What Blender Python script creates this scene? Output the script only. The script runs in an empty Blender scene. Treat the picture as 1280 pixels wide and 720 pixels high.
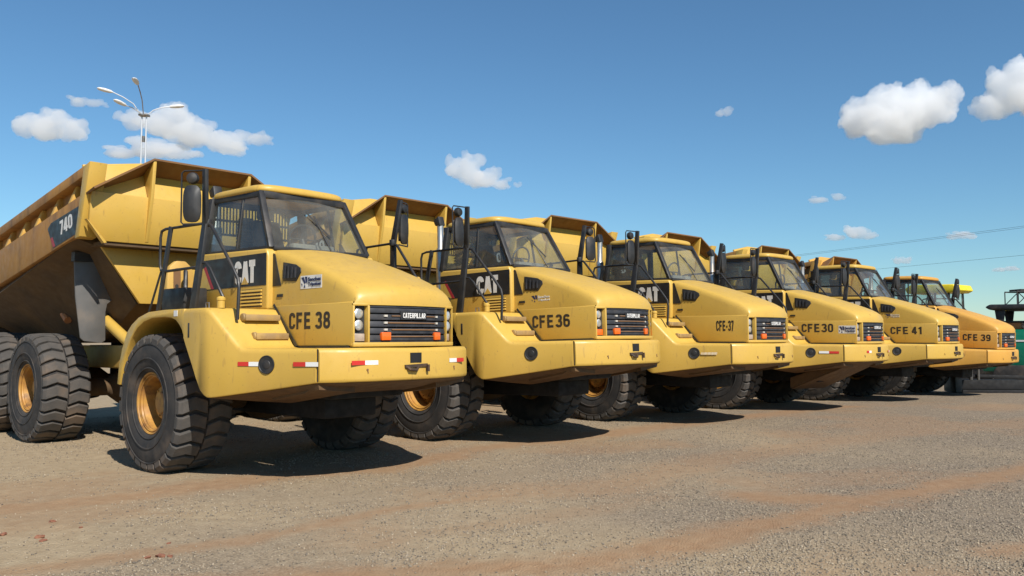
import bpy, bmesh, math, random
import numpy as np
from mathutils import Vector, Matrix

random.seed(7)
rng = np.random.default_rng(7)
R = math.radians
S = bpy.context.scene
COL = S.collection

# ------------------------------------------------------------------ camera
cam_d = bpy.data.cameras.new('camera')
cam_d.sensor_fit = 'HORIZONTAL'
cam_d.sensor_width = 36.0
cam_d.lens = 36.0 * 1035.7 / 1280.0
cam_d.clip_start = 0.1
cam_d.clip_end = 30000
cam = bpy.data.objects.new('camera', cam_d)
COL.objects.link(cam)
cam.location = (0, 0, 1.714)
cam.rotation_euler = (R(90 + 3.28), 0, 0)
S.camera = cam

# ------------------------------------------------------------------ sky, sun, exposure
SUN = Vector((0.375, -0.637, 0.675)).normalized()
sun_el = math.asin(SUN.z)
sun_az = math.atan2(SUN.x, SUN.y)
W = bpy.data.worlds.new('World')
S.world = W
W.use_nodes = True
wn = W.node_tree
sky = wn.nodes.new('ShaderNodeTexSky')
sky.sky_type = 'NISHITA'
sky.sun_disc = False
sky.sun_elevation = sun_el
sky.sun_rotation = sun_az
sky.altitude = 600
sky.air_density = 1.15
sky.dust_density = 0.0
sky.ozone_density = 8.0
bg = wn.nodes['Background']
bg.inputs['Strength'].default_value = 0.101
wtint = wn.nodes.new('ShaderNodeMix'); wtint.data_type = 'RGBA'; wtint.blend_type = 'MULTIPLY'; wtint.inputs[0].default_value = 1.0
wtint.inputs[7].default_value = (0.86, 1.0, 0.95, 1)
wn.links.new(sky.outputs[0], wtint.inputs[6]); wn.links.new(wtint.outputs[2], bg.inputs['Color'])

sd = bpy.data.lights.new('sun', 'SUN')
sd.energy = 5.0
sd.angle = R(0.53)
sd.color = (1.0, 0.95, 0.87)
so = bpy.data.objects.new('sun', sd)
COL.objects.link(so)
so.rotation_euler = SUN.to_track_quat('Z', 'Y').to_euler()
so.location = (20, -20, 40)

S.view_settings.view_transform = 'Standard'
S.view_settings.look = 'None'
S.view_settings.exposure = 0.22
S.view_settings.gamma = 1.0
S.view_settings.use_curve_mapping = False
S.render.engine = 'CYCLES'
S.cycles.use_denoising = True
S.cycles.max_bounces = 40
S.cycles.diffuse_bounces = 3
S.cycles.glossy_bounces = 3
S.cycles.transparent_max_bounces = 12
S.cycles.volume_bounces = 36
S.cycles.caustics_reflective = False
S.cycles.caustics_refractive = False

# ------------------------------------------------------------------ materials
MATS = {}
def mat(name, col, rough=0.6, metal=0.0, col2=None, scale=4.0, lo=0.4, hi=0.7, stretch=(1, 1, 1),
        dirt=None, dscale=2.0, dlo=0.55, dhi=0.75, damt=0.6, dstretch=(1, 1, 1), bump=0.0, bscale=60.0,
        spec=0.5, coat=0.0, speck=None):
    m = bpy.data.materials.new(name)
    m.use_nodes = True
    nt = m.node_tree
    N = nt.nodes.new; L = nt.links.new
    P = nt.nodes['Principled BSDF']
    P.inputs['Roughness'].default_value = rough
    P.inputs['Metallic'].default_value = metal
    P.inputs['Specular IOR Level'].default_value = spec
    P.inputs['Coat Weight'].default_value = coat
    tc = N('ShaderNodeTexCoord'); oi = N('ShaderNodeObjectInfo')
    mul = N('ShaderNodeMath'); mul.operation = 'MULTIPLY'; mul.inputs[1].default_value = 71.0
    L(oi.outputs['Random'], mul.inputs[0])
    va = N('ShaderNodeVectorMath'); va.operation = 'ADD'
    L(tc.outputs['Object'], va.inputs[0]); L(mul.outputs[0], va.inputs[1])
    def noise(sc, st, a, b, det=5.0):
        mp = N('ShaderNodeMapping'); mp.inputs['Scale'].default_value = st
        L(va.outputs[0], mp.inputs[0])
        n = N('ShaderNodeTexNoise'); n.inputs['Scale'].default_value = sc; n.inputs['Detail'].default_value = det
        L(mp.outputs[0], n.inputs['Vector'])
        r = N('ShaderNodeMapRange'); r.inputs[1].default_value = a; r.inputs[2].default_value = b
        L(n.outputs[0], r.inputs[0])
        return r.outputs[0], n.outputs[0]
    cur = None
    def mix(fac, c1, c2, amt=1.0):
        mx = N('ShaderNodeMix'); mx.data_type = 'RGBA'
        if amt != 1.0:
            mm = N('ShaderNodeMath'); mm.operation = 'MULTIPLY'; mm.inputs[1].default_value = amt
            L(fac, mm.inputs[0]); fac = mm.outputs[0]
        L(fac, mx.inputs[0])
        if isinstance(c1, tuple): mx.inputs[6].default_value = (*c1, 1)
        else: L(c1, mx.inputs[6])
        mx.inputs[7].default_value = (*c2, 1)
        return mx.outputs[2]
    cur = col
    if col2:
        f, _ = noise(scale, stretch, lo, hi)
        cur = mix(f, cur, col2)
    if dirt:
        f, _ = noise(dscale, dstretch, dlo, dhi, 8.0)
        cur = mix(f, cur, dirt, damt)
    if speck:
        f, _ = noise(38.0, (1, 1, 1), 0.66, 0.72, 3.0)
        cur = mix(f, cur, speck, 0.55)
        f, _ = noise(16.0, (1.0, 1.0, 0.22), 0.665, 0.70, 2.0)
        cur = mix(f, cur, speck, 0.30)
    if isinstance(cur, tuple): P.inputs['Base Color'].default_value = (*cur, 1)
    else: L(cur, P.inputs['Base Color'])
    if rough < 0.95 and (col2 or dirt):
        f, _ = noise(9.0, (1, 1, 1), 0.3, 0.7)
        r = N('ShaderNodeMapRange'); r.inputs[3].default_value = max(0.02, rough - 0.1); r.inputs[4].default_value = min(1, rough + 0.15)
        L(f, r.inputs[0]); L(r.outputs[0], P.inputs['Roughness'])
    if bump:
        _, n = noise(bscale, (1, 1, 1), 0, 1, 6.0)
        b = N('ShaderNodeBump'); b.inputs['Strength'].default_value = bump; b.inputs['Distance'].default_value = 0.02
        L(n, b.inputs['Height']); L(b.outputs[0], P.inputs['Normal'])
    MATS[name] = m
    return m

Y1 = (0.56, 0.350, 0.062)
Y2 = (0.59, 0.37, 0.074)
mat('yellow', Y1, 0.42, 0, Y2, 1.3, 0.35, 0.7, dirt=(0.40, 0.22, 0.06), dscale=1.6, dlo=0.58, dhi=0.8, damt=0.30,
    dstretch=(1.6, 1.6, 0.8), bump=0.012, bscale=3.0, speck=(0.30, 0.17, 0.06))
mat('yellow_orange', (0.60, 0.30, 0.045), 0.46, 0, (0.62, 0.34, 0.07), 1.3, 0.35, 0.7, dirt=(0.33, 0.15, 0.04), dscale=1.6, damt=0.5,
    bump=0.012, bscale=3.0, speck=(0.30, 0.17, 0.06))
mat('body_yellow', (0.58, 0.33, 0.06), 0.5, 0, (0.60, 0.38, 0.10), 0.9, 0.35, 0.65, dirt=(0.27, 0.13, 0.045), dscale=1.1, dlo=0.48, dhi=0.72,
    damt=0.6, dstretch=(1.5, 1.5, 0.6), bump=0.03, bscale=2.2, speck=(0.24, 0.12, 0.05))
mat('worn_shaded_side', (0.40, 0.20, 0.045), 0.62, 0, (0.30, 0.15, 0.05), 1.4, 0.35, 0.65, dirt=(0.10, 0.06, 0.035), dscale=1.5, dlo=0.5, dhi=0.72,
    damt=0.75, dstretch=(2.2, 1, 0.6), bump=0.03, bscale=4, speck=(0.15, 0.08, 0.04))  # wear and dirt; dimness of the grazing sun also put into the colour
mat('shaded_rust', (0.24, 0.115, 0.035), 0.65, 0, (0.17, 0.085, 0.03), 1.6, 0.35, 0.65, dirt=(0.14, 0.07, 0.03), dscale=2.0, dlo=0.5, dhi=0.7, damt=0.6, bump=0.04, bscale=8)  # rust, with the darkness of the lip's shadow put into the colour
mat('rusty_steel', (0.16, 0.085, 0.04), 0.75, 0, (0.26, 0.13, 0.05), 3, dirt=(0.06, 0.04, 0.03), dscale=3, bump=0.05, bscale=15)
mat('belly', (0.10, 0.055, 0.024), 0.7, 0, (0.17, 0.09, 0.03), 2.5, dirt=(0.04, 0.028, 0.02), dscale=2.5, damt=0.7, bump=0.05, bscale=12)  # dirty brown; shade under bumper and wings is put into the colour
mat('rim', (0.48, 0.25, 0.05), 0.5, 0, (0.36, 0.17, 0.05), 6, dirt=(0.13, 0.065, 0.03), dscale=7, dlo=0.5, dhi=0.66, damt=0.75, bump=0.03, bscale=30)
mat('shaded_mud', (0.085, 0.052, 0.026), 0.85, 0, (0.13, 0.075, 0.03), 2.0, dirt=(0.04, 0.028, 0.018), dscale=1.5, bump=0.08, bscale=8)  # muddy brown; darkness under the dump body is put into the colour
mat('rubber', (0.022, 0.021, 0.021), 0.82, 0, (0.045, 0.040, 0.036), 5, 0.35, 0.7, dirt=(0.15, 0.11, 0.08), dscale=3.2, dlo=0.52, dhi=0.74,
    damt=0.55, bump=0.12, bscale=45)
mat('tread', (0.060, 0.055, 0.050), 0.85, 0, (0.085, 0.074, 0.064), 7, 0.35, 0.7, dirt=(0.19, 0.13, 0.085), dscale=2.6, dlo=0.5, dhi=0.7,
    damt=0.6, bump=0.15, bscale=35)
mat('flap', (0.10, 0.098, 0.094), 0.5, 0, (0.14, 0.13, 0.12), 3, dirt=(0.22, 0.17, 0.12), dscale=3, damt=0.35)
mat('black', (0.016, 0.016, 0.017), 0.5, 0, (0.03, 0.028, 0.026), 5, dirt=(0.12, 0.09, 0.065), dscale=4, dlo=0.55, dhi=0.75, damt=0.35)
mat('black_decal', (0.013, 0.013, 0.015), 0.45, 0, (0.022, 0.021, 0.021), 4, dirt=(0.10, 0.08, 0.06), dscale=3, damt=0.25)
mat('lettering', (0.02, 0.018, 0.016), 0.6, 0, (0.05, 0.035, 0.02), 20)
mat('grille_black', (0.018, 0.019, 0.023), 0.6, 0, (0.04, 0.04, 0.045), 8, dirt=(0.10, 0.075, 0.055), dscale=9, damt=0.3)
mat('radiator', (0.045, 0.024, 0.016), 0.8, 0, (0.03, 0.02, 0.016), 30, bump=0.3, bscale=90)
mat('white', (0.78, 0.76, 0.72), 0.5, 0, (0.66, 0.63, 0.58), 6)
mat('red_tape', (0.55, 0.03, 0.022), 0.35)
mat('dark_red', (0.35, 0.025, 0.03), 0.5)
mat('white_tape', (0.75, 0.74, 0.71), 0.35)
mat('navy', (0.02, 0.028, 0.09), 0.5)
mat('amber', (0.85, 0.14, 0.012), 0.25, coat=0.4)
mat('lamp_glass', (0.74, 0.74, 0.72), 0.28, 0.6, (0.52, 0.52, 0.50), 14, 0.4, 0.6, coat=0.8, bump=0.5, bscale=26)
mat('step_metal', (0.30, 0.20, 0.095), 0.6, 0.1, (0.42, 0.27, 0.09), 5, dirt=(0.12, 0.075, 0.04), dscale=6, damt=0.6)
mat('pale_lens', (0.42, 0.33, 0.25), 0.3, 0, (0.34, 0.26, 0.2), 20)
mat('chrome', (0.55, 0.53, 0.49), 0.38, 0.85, (0.42, 0.38, 0.33), 9)
mat('dull_white', (0.55, 0.50, 0.42), 0.6)
mat('faded_label', (0.62, 0.47, 0.26), 0.6, 0, (0.70, 0.6, 0.45), 25)
mat('steel', (0.33, 0.31, 0.29), 0.45, 0.8, (0.22, 0.16, 0.11), 7)
mat('grey_steel', (0.07, 0.066, 0.062), 0.6, 0.2, (0.11, 0.1, 0.085), 6)
mat('screed_black', (0.007, 0.007, 0.008), 0.8, 0, (0.014, 0.013, 0.012), 6)
mat('tow_iron', (0.045, 0.028, 0.018), 0.7, 0, (0.10, 0.055, 0.025), 8)
mat('galv', (0.62, 0.63, 0.64), 0.42, 0.3)
mat('interior', (0.045, 0.046, 0.05), 0.8, 0, (0.07, 0.07, 0.072), 5)
mat('dash', (0.17, 0.165, 0.155), 0.8, 0, (0.25, 0.23, 0.2), 6)
mat('green', (0.0, 0.17, 0.095), 0.4, 0, (0.01, 0.20, 0.12), 3, dirt=(0.10, 0.09, 0.06), dscale=3, damt=0.3)
mat('lemon', (0.85, 0.66, 0.01), 0.35, 0, (0.72, 0.52, 0.02), 3)
mat('orange', (0.62, 0.20, 0.05), 0.5, 0, (0.5, 0.2, 0.08), 4)
mat('concrete', (0.36, 0.33, 0.29), 0.85, 0, (0.26, 0.24, 0.21), 4, bump=0.1, bscale=30)
mat('clay', (0.20, 0.075, 0.042), 0.95, 0, (0.28, 0.13, 0.075), 25, bump=0.4, bscale=60)

def glass(name, tint, rough=0.03, dust=0.06, ior=1.5):
    m = bpy.data.materials.new(name); m.use_nodes = True
    nt = m.node_tree; nt.nodes.clear()
    N = nt.nodes.new; L = nt.links.new
    out = N('ShaderNodeOutputMaterial')
    tr = N('ShaderNodeBsdfTransparent'); tr.inputs[0].default_value = (*tint, 1)
    gl = N('ShaderNodeBsdfGlossy'); gl.inputs['Roughness'].default_value = rough
    gl.inputs[0].default_value = (1, 1, 1, 1)
    fr = N('ShaderNodeFresnel'); fr.inputs[0].default_value = ior
    m1 = N('ShaderNodeMixShader')
    gb = N('ShaderNodeNewGeometry'); ib = N('ShaderNodeMath'); ib.operation = 'SUBTRACT'; ib.inputs[0].default_value = 1.0; L(gb.outputs['Backfacing'], ib.inputs[1])
    fm = N('ShaderNodeMath'); fm.operation = 'MULTIPLY'; L(fr.outputs[0], fm.inputs[0]); L(ib.outputs[0], fm.inputs[1])
    L(fm.outputs[0], m1.inputs[0]); L(tr.outputs[0], m1.inputs[1]); L(gl.outputs[0], m1.inputs[2])
    df = N('ShaderNodeBsdfDiffuse'); df.inputs[0].default_value = (0.5, 0.46, 0.40, 1)
    tc = N('ShaderNodeTexCoord')
    n = N('ShaderNodeTexNoise'); n.inputs['Scale'].default_value = 2.4; n.inputs['Detail'].default_value = 6
    L(tc.outputs['Object'], n.inputs['Vector'])
    mr = N('ShaderNodeMapRange'); mr.inputs[1].default_value = 0.3; mr.inputs[2].default_value = 0.8
    mr.inputs[3].default_value = dust * 0.4; mr.inputs[4].default_value = dust * 1.8
    L(n.outputs[0], mr.inputs[0])
    m2 = N('ShaderNodeMixShader')
    L(mr.outputs[0], m2.inputs[0]); L(m1.outputs[0], m2.inputs[1]); L(df.outputs[0], m2.inputs[2])
    L(m2.outputs[0], out.inputs[0])
    MATS[name] = m
    return m
glass('glass', (0.86, 0.90, 0.89))
glass('windshield', (0.90, 0.93, 0.91), dust=0.08)

# ------------------------------------------------------------------ mesh builder
class MB:
    def __init__(s): s.v = []; s.f = []
    def add(s, vs, fs):
        o = len(s.v); s.v += [tuple(q) for q in vs]; s.f += [tuple(i + o for i in q) for q in fs]; return s
    def hexa(s, p):   # 4 bottom ccw, 4 top ccw
        return s.add(p, [(3, 2, 1, 0), (4, 5, 6, 7), (0, 1, 5, 4), (1, 2, 6, 5), (2, 3, 7, 6), (3, 0, 4, 7)])
    def box(s, x0, x1, y0, y1, z0, z1):
        return s.hexa([(x0, y0, z0), (x1, y0, z0), (x1, y1, z0), (x0, y1, z0), (x0, y0, z1), (x1, y0, z1), (x1, y1, z1), (x0, y1, z1)])
    def beam(s, a, b, w, h, up=(0, 0, 1), w2=None, h2=None):
        a = Vector(a); b = Vector(b); d = (b - a).normalized(); u = Vector(up)
        if abs(d.dot(u)) > 0.98: u = Vector((1, 0, 0))
        l = u.cross(d).normalized(); u = d.cross(l)
        w2 = w if w2 is None else w2; h2 = h if h2 is None else h2
        p = []
        for q, ww, hh in ((a, w, h), (b, w2, h2)):
            p += [q - l * ww / 2 - u * hh / 2, q + l * ww / 2 - u * hh / 2, q + l * ww / 2 + u * hh / 2, q - l * ww / 2 + u * hh / 2]
        return s.hexa(p)
    def tube(s, path, r, n=8):
        path = [Vector(q) for q in path]; k = len(path)
        rr = r if isinstance(r, (list, tuple)) else [r] * k
        rows = []; pu = None
        for i in range(k):
            d = (path[min(i + 1, k - 1)] - path[max(i - 1, 0)]).normalized()
            u = pu if pu is not None else (Vector((0, 0, 1)) if abs(d.z) < 0.9 else Vector((1, 0, 0)))
            l = d.cross(u).normalized(); u = l.cross(d).normalized(); pu = u
            rows.append([path[i] + (l * math.cos(2 * math.pi * j / n) + u * math.sin(2 * math.pi * j / n)) * rr[i] for j in range(n)])
        return s.loft(rows, closed=True, caps=True)
    def loft(s, rows, closed=False, caps=False):
        n = len(rows[0]); vs = [q for r in rows for q in r]; fs = []
        for i in range(len(rows) - 1):
            for j in range(n if closed else n - 1):
                a = i * n + j; b = i * n + (j + 1) % n
                fs.append((a, b, b + n, a + n))
        if caps:
            fs.append(tuple(range(n))[::-1]); fs.append(tuple(range((len(rows) - 1) * n, len(rows) * n)))
        return s.add(vs, fs)
    def prism(s, poly, axis, a, b):
        def P(q, t):
            if axis == 'y': return (q[0], t, q[1])
            if axis == 'x': return (t, q[0], q[1])
            return (q[0], q[1], t)
        n = len(poly)
        return s.add([P(q, a) for q in poly] + [P(q, b) for q in poly],
                     [tuple(range(n))[::-1], tuple(range(n, 2 * n))] + [(i, (i + 1) % n, n + (i + 1) % n, n + i) for i in range(n)])
    def slab(s, poly3, nrm, t):   # 3d polygon thickened along nrm
        nrm = Vector(nrm).normalized() * t; n = len(poly3)
        return s.add([Vector(q) for q in poly3] + [Vector(q) + nrm for q in poly3],
                     [tuple(range(n))[::-1], tuple(range(n, 2 * n))] + [(i, (i + 1) % n, n + (i + 1) % n, n + i) for i in range(n)])
    def lathe(s, prof, n, c=(0, 0, 0), axis='y'):
        rows = []
        for j in range(n):
            a = 2 * math.pi * j / n; row = []
            for r, t in prof:
                if axis == 'y': row.append((c[0] + r * math.cos(a), c[1] + t, c[2] + r * math.sin(a)))
                elif axis == 'x': row.append((c[0] + t, c[1] + r * math.cos(a), c[2] + r * math.sin(a)))
                else: row.append((c[0] + r * math.cos(a), c[1] + r * math.sin(a), c[2] + t))
            rows.append(row)
        rows.append(rows[0])
        return s.loft(rows)
    def build(s, name, m, parent=None, smooth=35, bevel=0.0, seg=2, thick=0.0, flip=False):
        bm = bmesh.new()
        vs = [bm.verts.new(q) for q in s.v]
        for q in s.f:
            try: bm.faces.new([vs[i] for i in q])
            except ValueError: pass
        bmesh.ops.remove_doubles(bm, verts=bm.verts, dist=1e-5)
        bmesh.ops.recalc_face_normals(bm, faces=bm.faces)
        if thick:
            bmesh.ops.solidify(bm, geom=bm.faces[:], thickness=thick)
            bmesh.ops.recalc_face_normals(bm, faces=bm.faces)
        if bevel:
            es = [e for e in bm.edges if len(e.link_faces) == 2 and e.calc_face_angle(0) > R(28)]
            bmesh.ops.bevel(bm, geom=es, offset=bevel, segments=seg, profile=0.5, affect='EDGES', clamp_overlap=True)
        me = bpy.data.meshes.new(name)
        bm.to_mesh(me); bm.free()
        me.materials.append(MATS[m] if isinstance(m, str) else m)
        if smooth:
            me.polygons.foreach_set('use_smooth', [True] * len(me.polygons))
            me.set_sharp_from_angle(angle=R(smooth))
        return link(name, me, parent)

def link(name, me, parent=None):
    o = bpy.data.objects.new(name, me)
    COL.objects.link(o)
    if parent is not None: o.parent = parent
    return o

def empty(name, loc=(0, 0, 0), rz=0.0):
    o = bpy.data.objects.new(name, None); o.empty_display_size = 0.3
    COL.objects.link(o); o.location = loc; o.rotation_euler = (0, 0, rz)
    return o

def tag(o, label, cat, group=None):
    o['label'] = label; o['category'] = cat
    if group: o['group'] = group
    return o

def copy_tree(o, parent=None):
    c = o.copy(); COL.objects.link(c); c.parent = parent
    for ch in list(o.children): copy_tree(ch, c)
    return c

def text_mesh(string, w, h, bold=0.03, shear=0.0):
    cu = bpy.data.curves.new('lettering', 'FONT')
    cu.body = string; cu.size = 1.0; cu.offset = bold; cu.extrude = 0.002; cu.shear = shear
    cu.resolution_u = 4
    t = bpy.data.objects.new('lettering_source', cu); COL.objects.link(t)
    dg = bpy.context.evaluated_depsgraph_get()
    me = bpy.data.meshes.new_from_object(t.evaluated_get(dg))
    bpy.data.objects.remove(t); bpy.data.curves.remove(cu)
    n = len(me.vertices); co = np.empty(n * 3); me.vertices.foreach_get('co', co); co = co.reshape(-1, 3)
    mn = co.min(0); mx = co.max(0)
    co[:, 0] = (co[:, 0] - (mn[0] + mx[0]) / 2) * w / (mx[0] - mn[0])
    co[:, 1] = (co[:, 1] - (mn[1] + mx[1]) / 2) * h / (mx[1] - mn[1])
    co[:, 2] -= mn[2]
    me.vertices.foreach_set('co', co.ravel())
    return me

def fillet(pts, r, n=6):
    out = []
    for i, q in enumerate(pts):
        if i == 0 or i == len(pts) - 1: out.append(q); continue
        p, a, b = Vector((*q, 0)), Vector((*pts[i - 1], 0)), Vector((*pts[i + 1], 0))
        da, db = a - p, b - p
        ra = min(r, da.length * (.5 if i > 1 else 1), db.length * (.5 if i < len(pts) - 2 else 1))
        A = p + da.normalized() * ra; B = p + db.normalized() * ra
        for k in range(n + 1):
            t = k / n; v = A * (1 - t) ** 2 + p * 2 * t * (1 - t) + B * t * t; out.append((v.x, v.y))
    return out
def GL(ch):
    f = fillet
    return {'C': [f([(.48, .70), (.46, .9), (.10, .9), (.10, .1), (.46, .1), (.48, .30)], .22)],
     'F': [[(.10, 0), (.10, 1)], [(.19, .9), (.52, .9)], [(.19, .51), (.47, .51)]],
     'E': [[(.10, 0), (.10, 1)], [(.19, .9), (.53, .9)], [(.19, .51), (.49, .51)], [(.19, .1), (.55, .1)]],
     '3': [f([(.08, .80), (.14, .9), (.46, .9), (.46, .53), (.24, .53)], .19), f([(.24, .50), (.48, .50), (.48, .1), (.13, .1), (.07, .21)], .19)],
     '8': [f([(.28, .53), (.11, .53), (.11, .9), (.46, .9), (.46, .53), (.27, .53)], .18), f([(.28, .50), (.09, .50), (.09, .1), (.48, .1), (.48, .50), (.27, .50)], .19)],
     '6': [f([(.46, .78), (.44, .9), (.09, .9), (.09, .1), (.48, .1), (.48, .56), (.10, .56)], .19)],
     '9': [f([(.10, .22), (.13, .1), (.48, .1), (.48, .9), (.09, .9), (.09, .44), (.47, .44)], .19)],
     '7': [[(.04, .9), (.50, .9)], [(.42, .86), (.20, 0)]],
     '0': [f([(.285, .9), (.1, .9), (.1, .1), (.47, .1), (.47, .9), (.28, .9)], .19)],
     '1': [[(.10, .74), (.30, .90)], [(.31, 0), (.31, 1)]],
     '4': [[(.38, 0), (.38, 1)], [(.34, .93), (.09, .32)], [(.03, .27), (.56, .27)]],
     '-': [[(.05, .42), (.31, .42)]],
     'A': [[(.09, 0), (.27, 1.0)], [(.47, 0), (.29, 1.0)], [(.16, .26), (.40, .26)]],
     'T': [[(.0, .9), (.56, .9)], [(.28, 0), (.28, .82)]],
     'P': [[(.1, 0), (.1, 1)], f([(.18, .9), (.48, .9), (.48, .46), (.18, .46)], .17)],
     'R': [[(.1, 0), (.1, 1)], f([(.18, .9), (.48, .9), (.48, .48), (.18, .48)], .17), [(.29, .42), (.47, 0)]],
     'I': [[(.1, 0), (.1, 1)]], 'L': [[(.1, 0), (.1, 1)], [(.19, .1), (.48, .1)]]}.get(ch, [])
def block_mesh(string, w, h, sw=.2, gap=.07, no_bar=False, word=None):
    mb = MB(); x0 = 0.0; k = 0; wi = 0; keep = []
    for ch in string:
        wi += ch == ' '
        g = GL(ch)
        if ch == 'A' and no_bar: g = g[:2]
        if not g: x0 += .22; continue
        xs = [q[0] for st in g for q in st]; mn, mx = min(xs), max(xs)
        vert = 0.0 if ch in 'T7-4' else sw / 2
        for st in g:
            n = len(st); Lr = []; Rr = []
            for i in range(n):
                a = Vector(st[max(0, i - 1)]); b = Vector(st[min(n - 1, i + 1)]); d = (b - a).normalized()
                nn = Vector((-d.y, d.x)); p = Vector(st[i]); Lr.append(p + nn * sw / 2); Rr.append(p - nn * sw / 2)
            z = .001 + .00015 * (k % 5); k += 1
            vs = [(q.x + x0 - mn + vert, q.y, 0) for q in Lr] + [(q.x + x0 - mn + vert, q.y, 0) for q in Rr]
            vs += [(a, b, z) for a, b, c in vs]; m = 2 * n; fs = []
            for i in range(n - 1):
                fs.append((m + i, m + i + 1, m + n + i + 1, m + n + i))
                fs.append((i, i + 1, m + i + 1, m + i)); fs.append((n + i, m + n + i, m + n + i + 1, n + i + 1))
            fs += [(0, m, m + n, n), (n - 1, 2 * n - 1, m + 2 * n - 1, m + n - 1)]
            keep += [word is None or wi == word] * len(fs); mb.add(vs, fs)
        x0 += mx - mn + 2 * vert + gap
    V = np.array(mb.v); mn = V[:, :2].min(0); mx = V[:, :2].max(0)
    V[:, 0] = (V[:, 0] - (mn[0] + mx[0]) / 2) * w / (mx[0] - mn[0]); V[:, 1] = (V[:, 1] - (mn[1] + mx[1]) / 2) * h / (mx[1] - mn[1])
    me = bpy.data.meshes.new('lettering'); 
    fs = [q for q, ok in zip(mb.f, keep) if ok]; used = sorted({i for q in fs for i in q}); ix = {a: b for b, a in enumerate(used)}
    me.from_pydata([V[i].tolist() for i in used], [], [tuple(ix[i] for i in q) for q in fs]); me.update()
    return me

def text(name, string, w, h, c, side, m, parent, bold=0.2, shear=0.0, tilt=None, gap=.07, no_bar=False, word=None):
    """flat lettering centred at c on a face; side 'R' (normal -y), 'L' (+y), 'F' (+x)"""
    me = text_mesh(string, w, h, bold, shear) if any(c.islower() for c in string) else block_mesh(string, w, h, bold, gap, no_bar, word)
    ax = {'R': ((1, 0, 0), (0, 0, 1), (0, -1, 0)), 'L': ((-1, 0, 0), (0, 0, 1), (0, 1, 0)), 'F': ((0, 1, 0), (0, 0, 1), (1, 0, 0))}[side]
    M = Matrix((ax[0], ax[1], ax[2])).transposed().to_4x4()
    if tilt is not None: M = Matrix.Rotation(tilt[0], 4, tilt[1]) @ M
    M.translation = c
    me.transform(M)
    me.materials.clear(); me.materials.append(MATS[m])
    return link(name, me, parent)

def interp(x, tab):
    return float(np.interp(x, [t[0] for t in tab], [t[1] for t in tab]))

# ------------------------------------------------------------------ ground
def vnoise(x, y, seed):
    xi = np.floor(x).astype(np.int64); yi = np.floor(y).astype(np.int64)
    def h(a, b):
        n = (a * 374761393 + b * 668265263 + seed * 1442695041) & 0x7fffffff
        n = ((n ^ (n >> 13)) * 1274126177) & 0x7fffffff
        return ((n ^ (n >> 16)) & 0xffff) / 65535.0
    fx = x - xi; fy = y - yi; fx = fx * fx * (3 - 2 * fx); fy = fy * fy * (3 - 2 * fy)
    return (h(xi, yi) * (1 - fx) + h(xi + 1, yi) * fx) * (1 - fy) + (h(xi, yi + 1) * (1 - fx) + h(xi + 1, yi + 1) * fx) * fy
def fbm(x, y, seed, o=4):
    s = 0; a = 0.5; t = 0
    for i in range(o):
        s = s + a * vnoise(x * 2 ** i, y * 2 ** i, seed + i); t += a; a *= 0.5
    return s / t
def gbase(x, y):
    return np.interp(y, [0, 12, 16, 19, 22, 24.5, 27, 40, 400], [0.0, 0.012, 0.03, 0.02, -0.005, -0.05, -0.12, -0.16, -0.2])

BANDS = [  # polyline, half width, strength
    ([(-8, 7.0), (-5, 8.2), (-4.2, 8.8), (-3.04, 9.95), (-1.66, 10.7), (-0.5, 12.6), (1.1, 13.9), (4.5, 17.1), (8, 20)], 0.42, 0.9),
    ([(-9, 7.9), (-5.3, 8.75), (-3.9, 9.4)], 0.30, 0.55),
    ([(-4.5, 5.6), (-3.03, 6.51), (-2.15, 7.06), (-1.24, 8.17), (-0.17, 8.97)], 0.17, 0.75),
    ([(-3.5, 5.3), (-0.92, 6.06), (0.36, 6.27), (1.45, 6.93), (2.68, 7.83), (3.85, 8.77), (5.19, 9.71), (9, 12.5)], 0.36, 1.0),
    ([(2.6, 8.85), (3.26, 8.8), (3.75, 8.5)], 0.42, 1.0),
    ([(-0.7, 8.97), (1.08, 9.44), (2.87, 11.55), (6.3, 14.3), (9.96, 16.24), (16, 20)], 0.55, 0.55),
    ([(3.8, 6.64), (4.4, 6.85)], 0.22, 0.8),
    ([(-1.0, 7.1), (0.6, 8.1), (1.6, 8.9)], 0.25, 0.35),
]
def soil(x, y):
    out = np.zeros_like(x)
    wob = (fbm(x * 1.3, y * 1.3, 11) - 0.5) * 0.9
    fine = (fbm(x * 5, y * 5, 31) - 0.5) * 1.1
    for pl, hw, st in BANDS:
        d = np.full_like(x, 1e9)
        for (ax, ay), (bx, by) in zip(pl[:-1], pl[1:]):
            vx, vy = bx - ax, by - ay; L2 = vx * vx + vy * vy
            t = np.clip(((x - ax) * vx + (y - ay) * vy) / L2, 0, 1)
            d = np.minimum(d, np.hypot(x - ax - t * vx, y - ay - t * vy))
        k = np.clip(1.25 - (d + wob * hw) / hw + fine * 0.7, 0, 1)
        out = np.maximum(out, st * k)
    out = np.maximum(out, np.clip((fbm(x * 0.35 + y * 0.2, y * 0.5 - x * 0.25, 57) - 0.55) * 3.0 + fine * 0.5, 0, 0.5))
    return np.clip(out, 0, 1)
def gheight(x, y):
    near = np.clip((34 - y) / 10, 0, 1) * np.clip((x + 24) / 6, 0, 1) * np.clip((32 - x) / 6, 0, 1)
    return gbase(x, y) + near * ((fbm(x * 0.8, y * 0.8, 3) - 0.5) * 0.03 + (fbm(x * 6, y * 6, 5, 3) - 0.5) * 0.016)

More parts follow.
